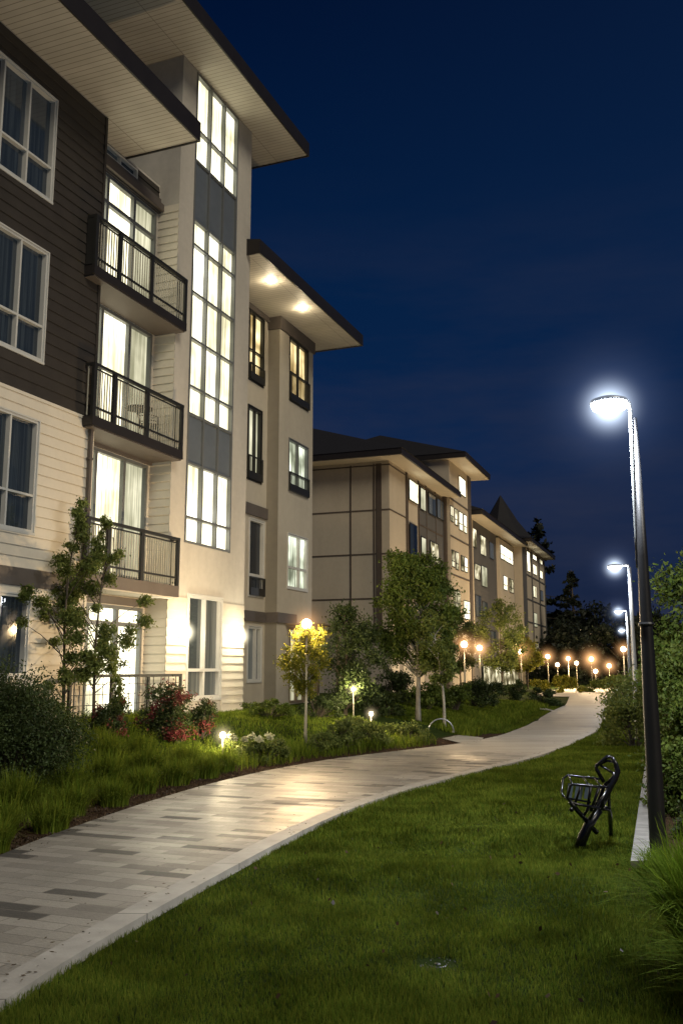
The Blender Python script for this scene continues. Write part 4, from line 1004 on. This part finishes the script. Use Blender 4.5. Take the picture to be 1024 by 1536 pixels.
# ------------------------------------------------------------------ chair frame on the lawn
t = thing('metal_chair', 'black tubular metal chair frame tipped back on the lawn', 'chair', (2.16, 8.9, 0))
K = 1/1170.
def cp(cx, cy, y=0): return ((cx-235)*K, y, (1135-cy)*K-.02*(cy > 1100))
def ctube(mb, pts, r, y=0, sides=10):
    r = [q*1.2 for q in r] if isinstance(r, list) else r*1.25
    mb.tube([cp(*p, y) if len(p) == 2 else cp(p[0], p[1], p[2]) for p in pts], r, sides)
m = MB(); ctube(m, [(225, 1150), (290, 1010), (350, 900), (470, 740)], [.040, .040, .036, .030]); m.build('leg', 'chairmetal', t, True)
m = MB(); ctube(m, [(490, 725, .0), (600, 745, .08), (655, 840, .22), (745, 1120, .5)], .017); ctube(m, [(580, 590, .0), (650, 760, .22), (738, 1100, .49)], .012); m.build('leg', 'chairmetal', t, True)
m = MB(); ctube(m, [(360, 905, 0), (400, 940, .02), (448, 985, .05)], .018); m.build('leg', 'chairmetal', t, True)
m = MB()
ctube(m, [(470, 740, 0), (540, 620, 0), (600, 500, 0), (655, 420, 0), (688, 345, 0), (672, 265, 0), (640, 200, 0)], [.024, .024, .025, .024, .023, .018, .014])
ctube(m, [(440, 780, .1), (520, 620, .1), (560, 520, .1), (600, 470, .08)], .014)
ctube(m, [(645, 200, 0), (592, 192, .03), (475, 292, .05), (476, 330, .05), (545, 460, .03)], .014)
ctube(m, [(500, 280, .05), (590, 235, .03), (640, 240, 0)], .009); ctube(m, [(520, 285, .05), (640, 362, 0)], .009); ctube(m, [(650, 350, .0), (635, 405, .0), (575, 460, .0)], .011)
m.build('backrest', 'chairmetal', t, True)
m = MB(); y = .16
ctube(m, [(560, 445, y), (380, 425, y), (190, 402, y), (140, 440, y), (95, 575, .08), (95, 605, 0)], .008)
for c_, d_ in (((200, 404), (160, 465)), ((350, 422), (345, 476)), ((480, 436), (470, 488))): ctube(m, [(*c_, y), (*d_, -.12)], .006)
y = -.12
ctube(m, [(540, 495, y), (340, 478, y), (160, 462, y), (138, 480, y), (100, 600, y), (135, 640, y), (200, 665, y), (430, 705, y), (490, 720, 0)], .010)
for a, b, w_ in (((250, 480), (190, 655), .009), ((355, 480), (322, 690), .011), ((445, 488), (350, 740), .011), ((520, 530), (330, 830), .011)): ctube(m, [(*a, y), (*b, y*.8)], w_)
ctube(m, [(130, 640, y), (220, 745, y*.6), (340, 870, 0)], .017)
ctube(m, [(330, 690, y), (290, 785, y*.5)], .011)
ctube(m, [(135, 640, y), (110, 610, .1), (150, 640, .15), (430, 690, .15)], .008)
m.build('seat_frame', 'chairmetal', t, True)
m = MB()
for a, b in ((165, 225), (255, 335), (360, 425)):
    m.add([cp(a+30, 490, .17), cp(b+30, 492, .17), cp(b, 660, .17), cp(a, 650, .17)], [(0, 1, 2, 3)])
m.build('seat_panel', 'mesh', t)
m = MB(); m.ball(cp(175, 740), .022, 10, 8); m.build('knob', 'chairmetal', t, True)
# bicycle loop by the pale trunk
t = thing('bike_rack', 'small curved metal bicycle loop at the foot of the pale trunk', 'bike rack', P3(2.45, 23.6))
m = MB(); m.tube([(.0+.32*math.cos(a)*-1, .0, .42*math.sin(a)*.8-.03) for a in [i*math.pi/12 for i in range(13)]], .018, 8); m.build('hoop', 'steel', t, True)
m = MB(); m.lathe([(.05, -.02), (.05, .015)], 10, (-.32, 0, 0)); m.lathe([(.05, -.02), (.05, .015)], 10, (.32, 0, 0)); m.build('foot', 'steel', t)
# metal cover in the lawn
t = thing('sprinkler_cover', 'small dull grey metal cover sunk in a bare patch of lawn', 'cover', (.53, 5.51, hz(.53, 5.51)-.03))
m = MB(); m.lathe([(.055, -.02), (.058, .006), (.050, .012), (.047, .006), (.020, .006), (.018, .014), (.001, .014)], 24); m.build('lid', 'pole', t, True)
m = MB()
for k in range(26):
    a, q = random.uniform(0, 6.28), random.uniform(.05, .13); m.ball((q*1.2*math.cos(a), q*math.sin(a), .01), random.uniform(.004, .009), 6, 4)
o = m.build('gravel', 'pole'); o.location = t.location; tag(o, 'pinch of grey gravel around the sunken lawn cover', 'gravel', kind='stuff')
# balcony furniture
def patio_chair(s, n, z, label, ang=0.):
    x, y, _ = B1.W(s, n, z); c = thing('patio_chair', label, 'chair', (x, y, z), math.pi/2-A+ang, 'chairs on the balconies')
    for dx in (-.2, .2):
        for dy in (-.2, .2):
            q = MB(); q.tube([(dx*1.15, dy*1.1, 0), (dx, dy, .44), (dx, dy, .62 if dy < 0 else .44)], .011, 6); q.build('leg', 'rail', c)
    q = MB(); q.box(-.23, .23, -.22, .22, .44, .465); q.build('seat', 'rail', c)
    q = MB(); q.tube([(-.21, .2, .46), (-.22, .27, .88), (.22, .27, .88), (.21, .2, .46)], .012, 6)
    for k in range(5): q.tube([(-.16+k*.08, .2, .47), (-.16+k*.08, .27, .88)], .006, 5)
    q.build('backrest', 'rail', c)
    q = MB()
    for dx in (-.23, .23): q.tube([(dx, -.2, .62), (dx, .0, .66), (dx, .22, .62)], .012, 6)
    q.build('armrest', 'rail', c)
patio_chair(16.9, -11.3, 6.42, 'dark slatted chair on the middle balcony', .5); patio_chair(15.6, -11.25, 3.4, 'dark slatted chair on the lowest balcony', -.4)
x, y, _ = B1.W(16.35, -11.2, 0); c = thing('patio_table', 'small round dark table on the middle balcony', 'table', (x, y, 6.42))
q = MB(); q.lathe([(.29, .68), (.30, .69), (.30, .705), (.29, .71)], 20); q.build('tabletop', 'rail', c)
q = MB(); q.tube([(0, 0, 0.01), (0, 0, .68)], .02, 8); q.build('pedestal', 'rail', c)
q = MB(); q.lathe([(.18, 0), (.18, .02)], 16); q.build('base', 'rail', c)

# ------------------------------------------------------------------ world, added fill light, camera
w = bpy.data.worlds.new('World'); sc.world = w; w.use_nodes = True; nt = w.node_tree; nt.nodes.clear()
class WT(NT):
    def __init__(s, t): s.t = t
t = WT(nt)
tc = t.n('ShaderNodeTexCoord'); sep = t.n('ShaderNodeSeparateXYZ'); t.l(tc.outputs['Generated'], sep.inputs[0])
z = sep.outputs[2]; x = sep.outputs[0]
grad = t.ramp(z, [(.0, (.0075, .0105, .028)), (.10, (.0068, .0150, .046)), (.22, (.0034, .0180, .067)), (.38, (.0012, .0140, .056)), (.62, (.0003, .0056, .028))])
nm = t.n('ShaderNodeMapping'); nm.inputs['Scale'].default_value = (1, 1, 4.5); t.l(tc.outputs['Generated'], nm.inputs[0])
cloud = t.ramp(t.noise(nm.outputs[0], 2.2, 6, .6), [(.42, 0.), (.72, 1.)])
band = t.ramp(z, [(.0, 1.), (.30, .55), (.5, .0)])
sidef = t.ramp(t.math('ADD', t.math('MULTIPLY', x, 1.), .35), [(.2, 0.), (.75, 1.)])
cf = t.math('MULTIPLY', t.math('MULTIPLY', cloud, band), 1.)
colr = t.mix(cf, grad, (.030, .034, .062))
colr = t.mix(t.math('MULTIPLY', sidef, .35), colr, (.007, .020, .062))
bg = t.n('ShaderNodeBackground'); t.l(colr, bg.inputs[0]); bg.inputs[1].default_value = 1.
o = t.n('ShaderNodeOutputWorld'); t.l(bg.outputs[0], o.inputs[0])

sl = bpy.data.lights.new('night_fill', 'SUN'); sl.energy = 1.72; sl.angle = math.radians(25); sl.color = (1., .885, .69)  # added soft fill lighting facade and lawn; not a real sun
so = bpy.data.objects.new('night_fill', sl); col.objects.link(so)
d = Vector((-.46, .66, -.60)); so.rotation_euler = d.to_track_quat('-Z', 'Y').to_euler()

cam = bpy.data.cameras.new('camera'); co = bpy.data.objects.new('camera', cam); col.objects.link(co)
co.location = (0, 0, 1.6); co.rotation_euler = (math.pi/2+math.atan(237/1400), 0, 0)
cam.sensor_fit = 'VERTICAL'; cam.sensor_height = 36; cam.lens = 36*1400/1536; cam.clip_end = 3000; cam.clip_start = .05
sc.camera = co
sc.view_settings.view_transform = 'Standard'; sc.view_settings.look = 'None'; sc.view_settings.exposure = 0
sc.render.engine = 'CYCLES'
sc.cycles.use_denoising = True
sc.cycles.max_bounces = 5; sc.cycles.diffuse_bounces = 3; sc.cycles.volume_bounces = 0
sc.cycles.sample_clamp_indirect = 4; sc.cycles.sample_clamp_direct = 40
sc.cycles.caustics_reflective = False; sc.cycles.caustics_refractive = False
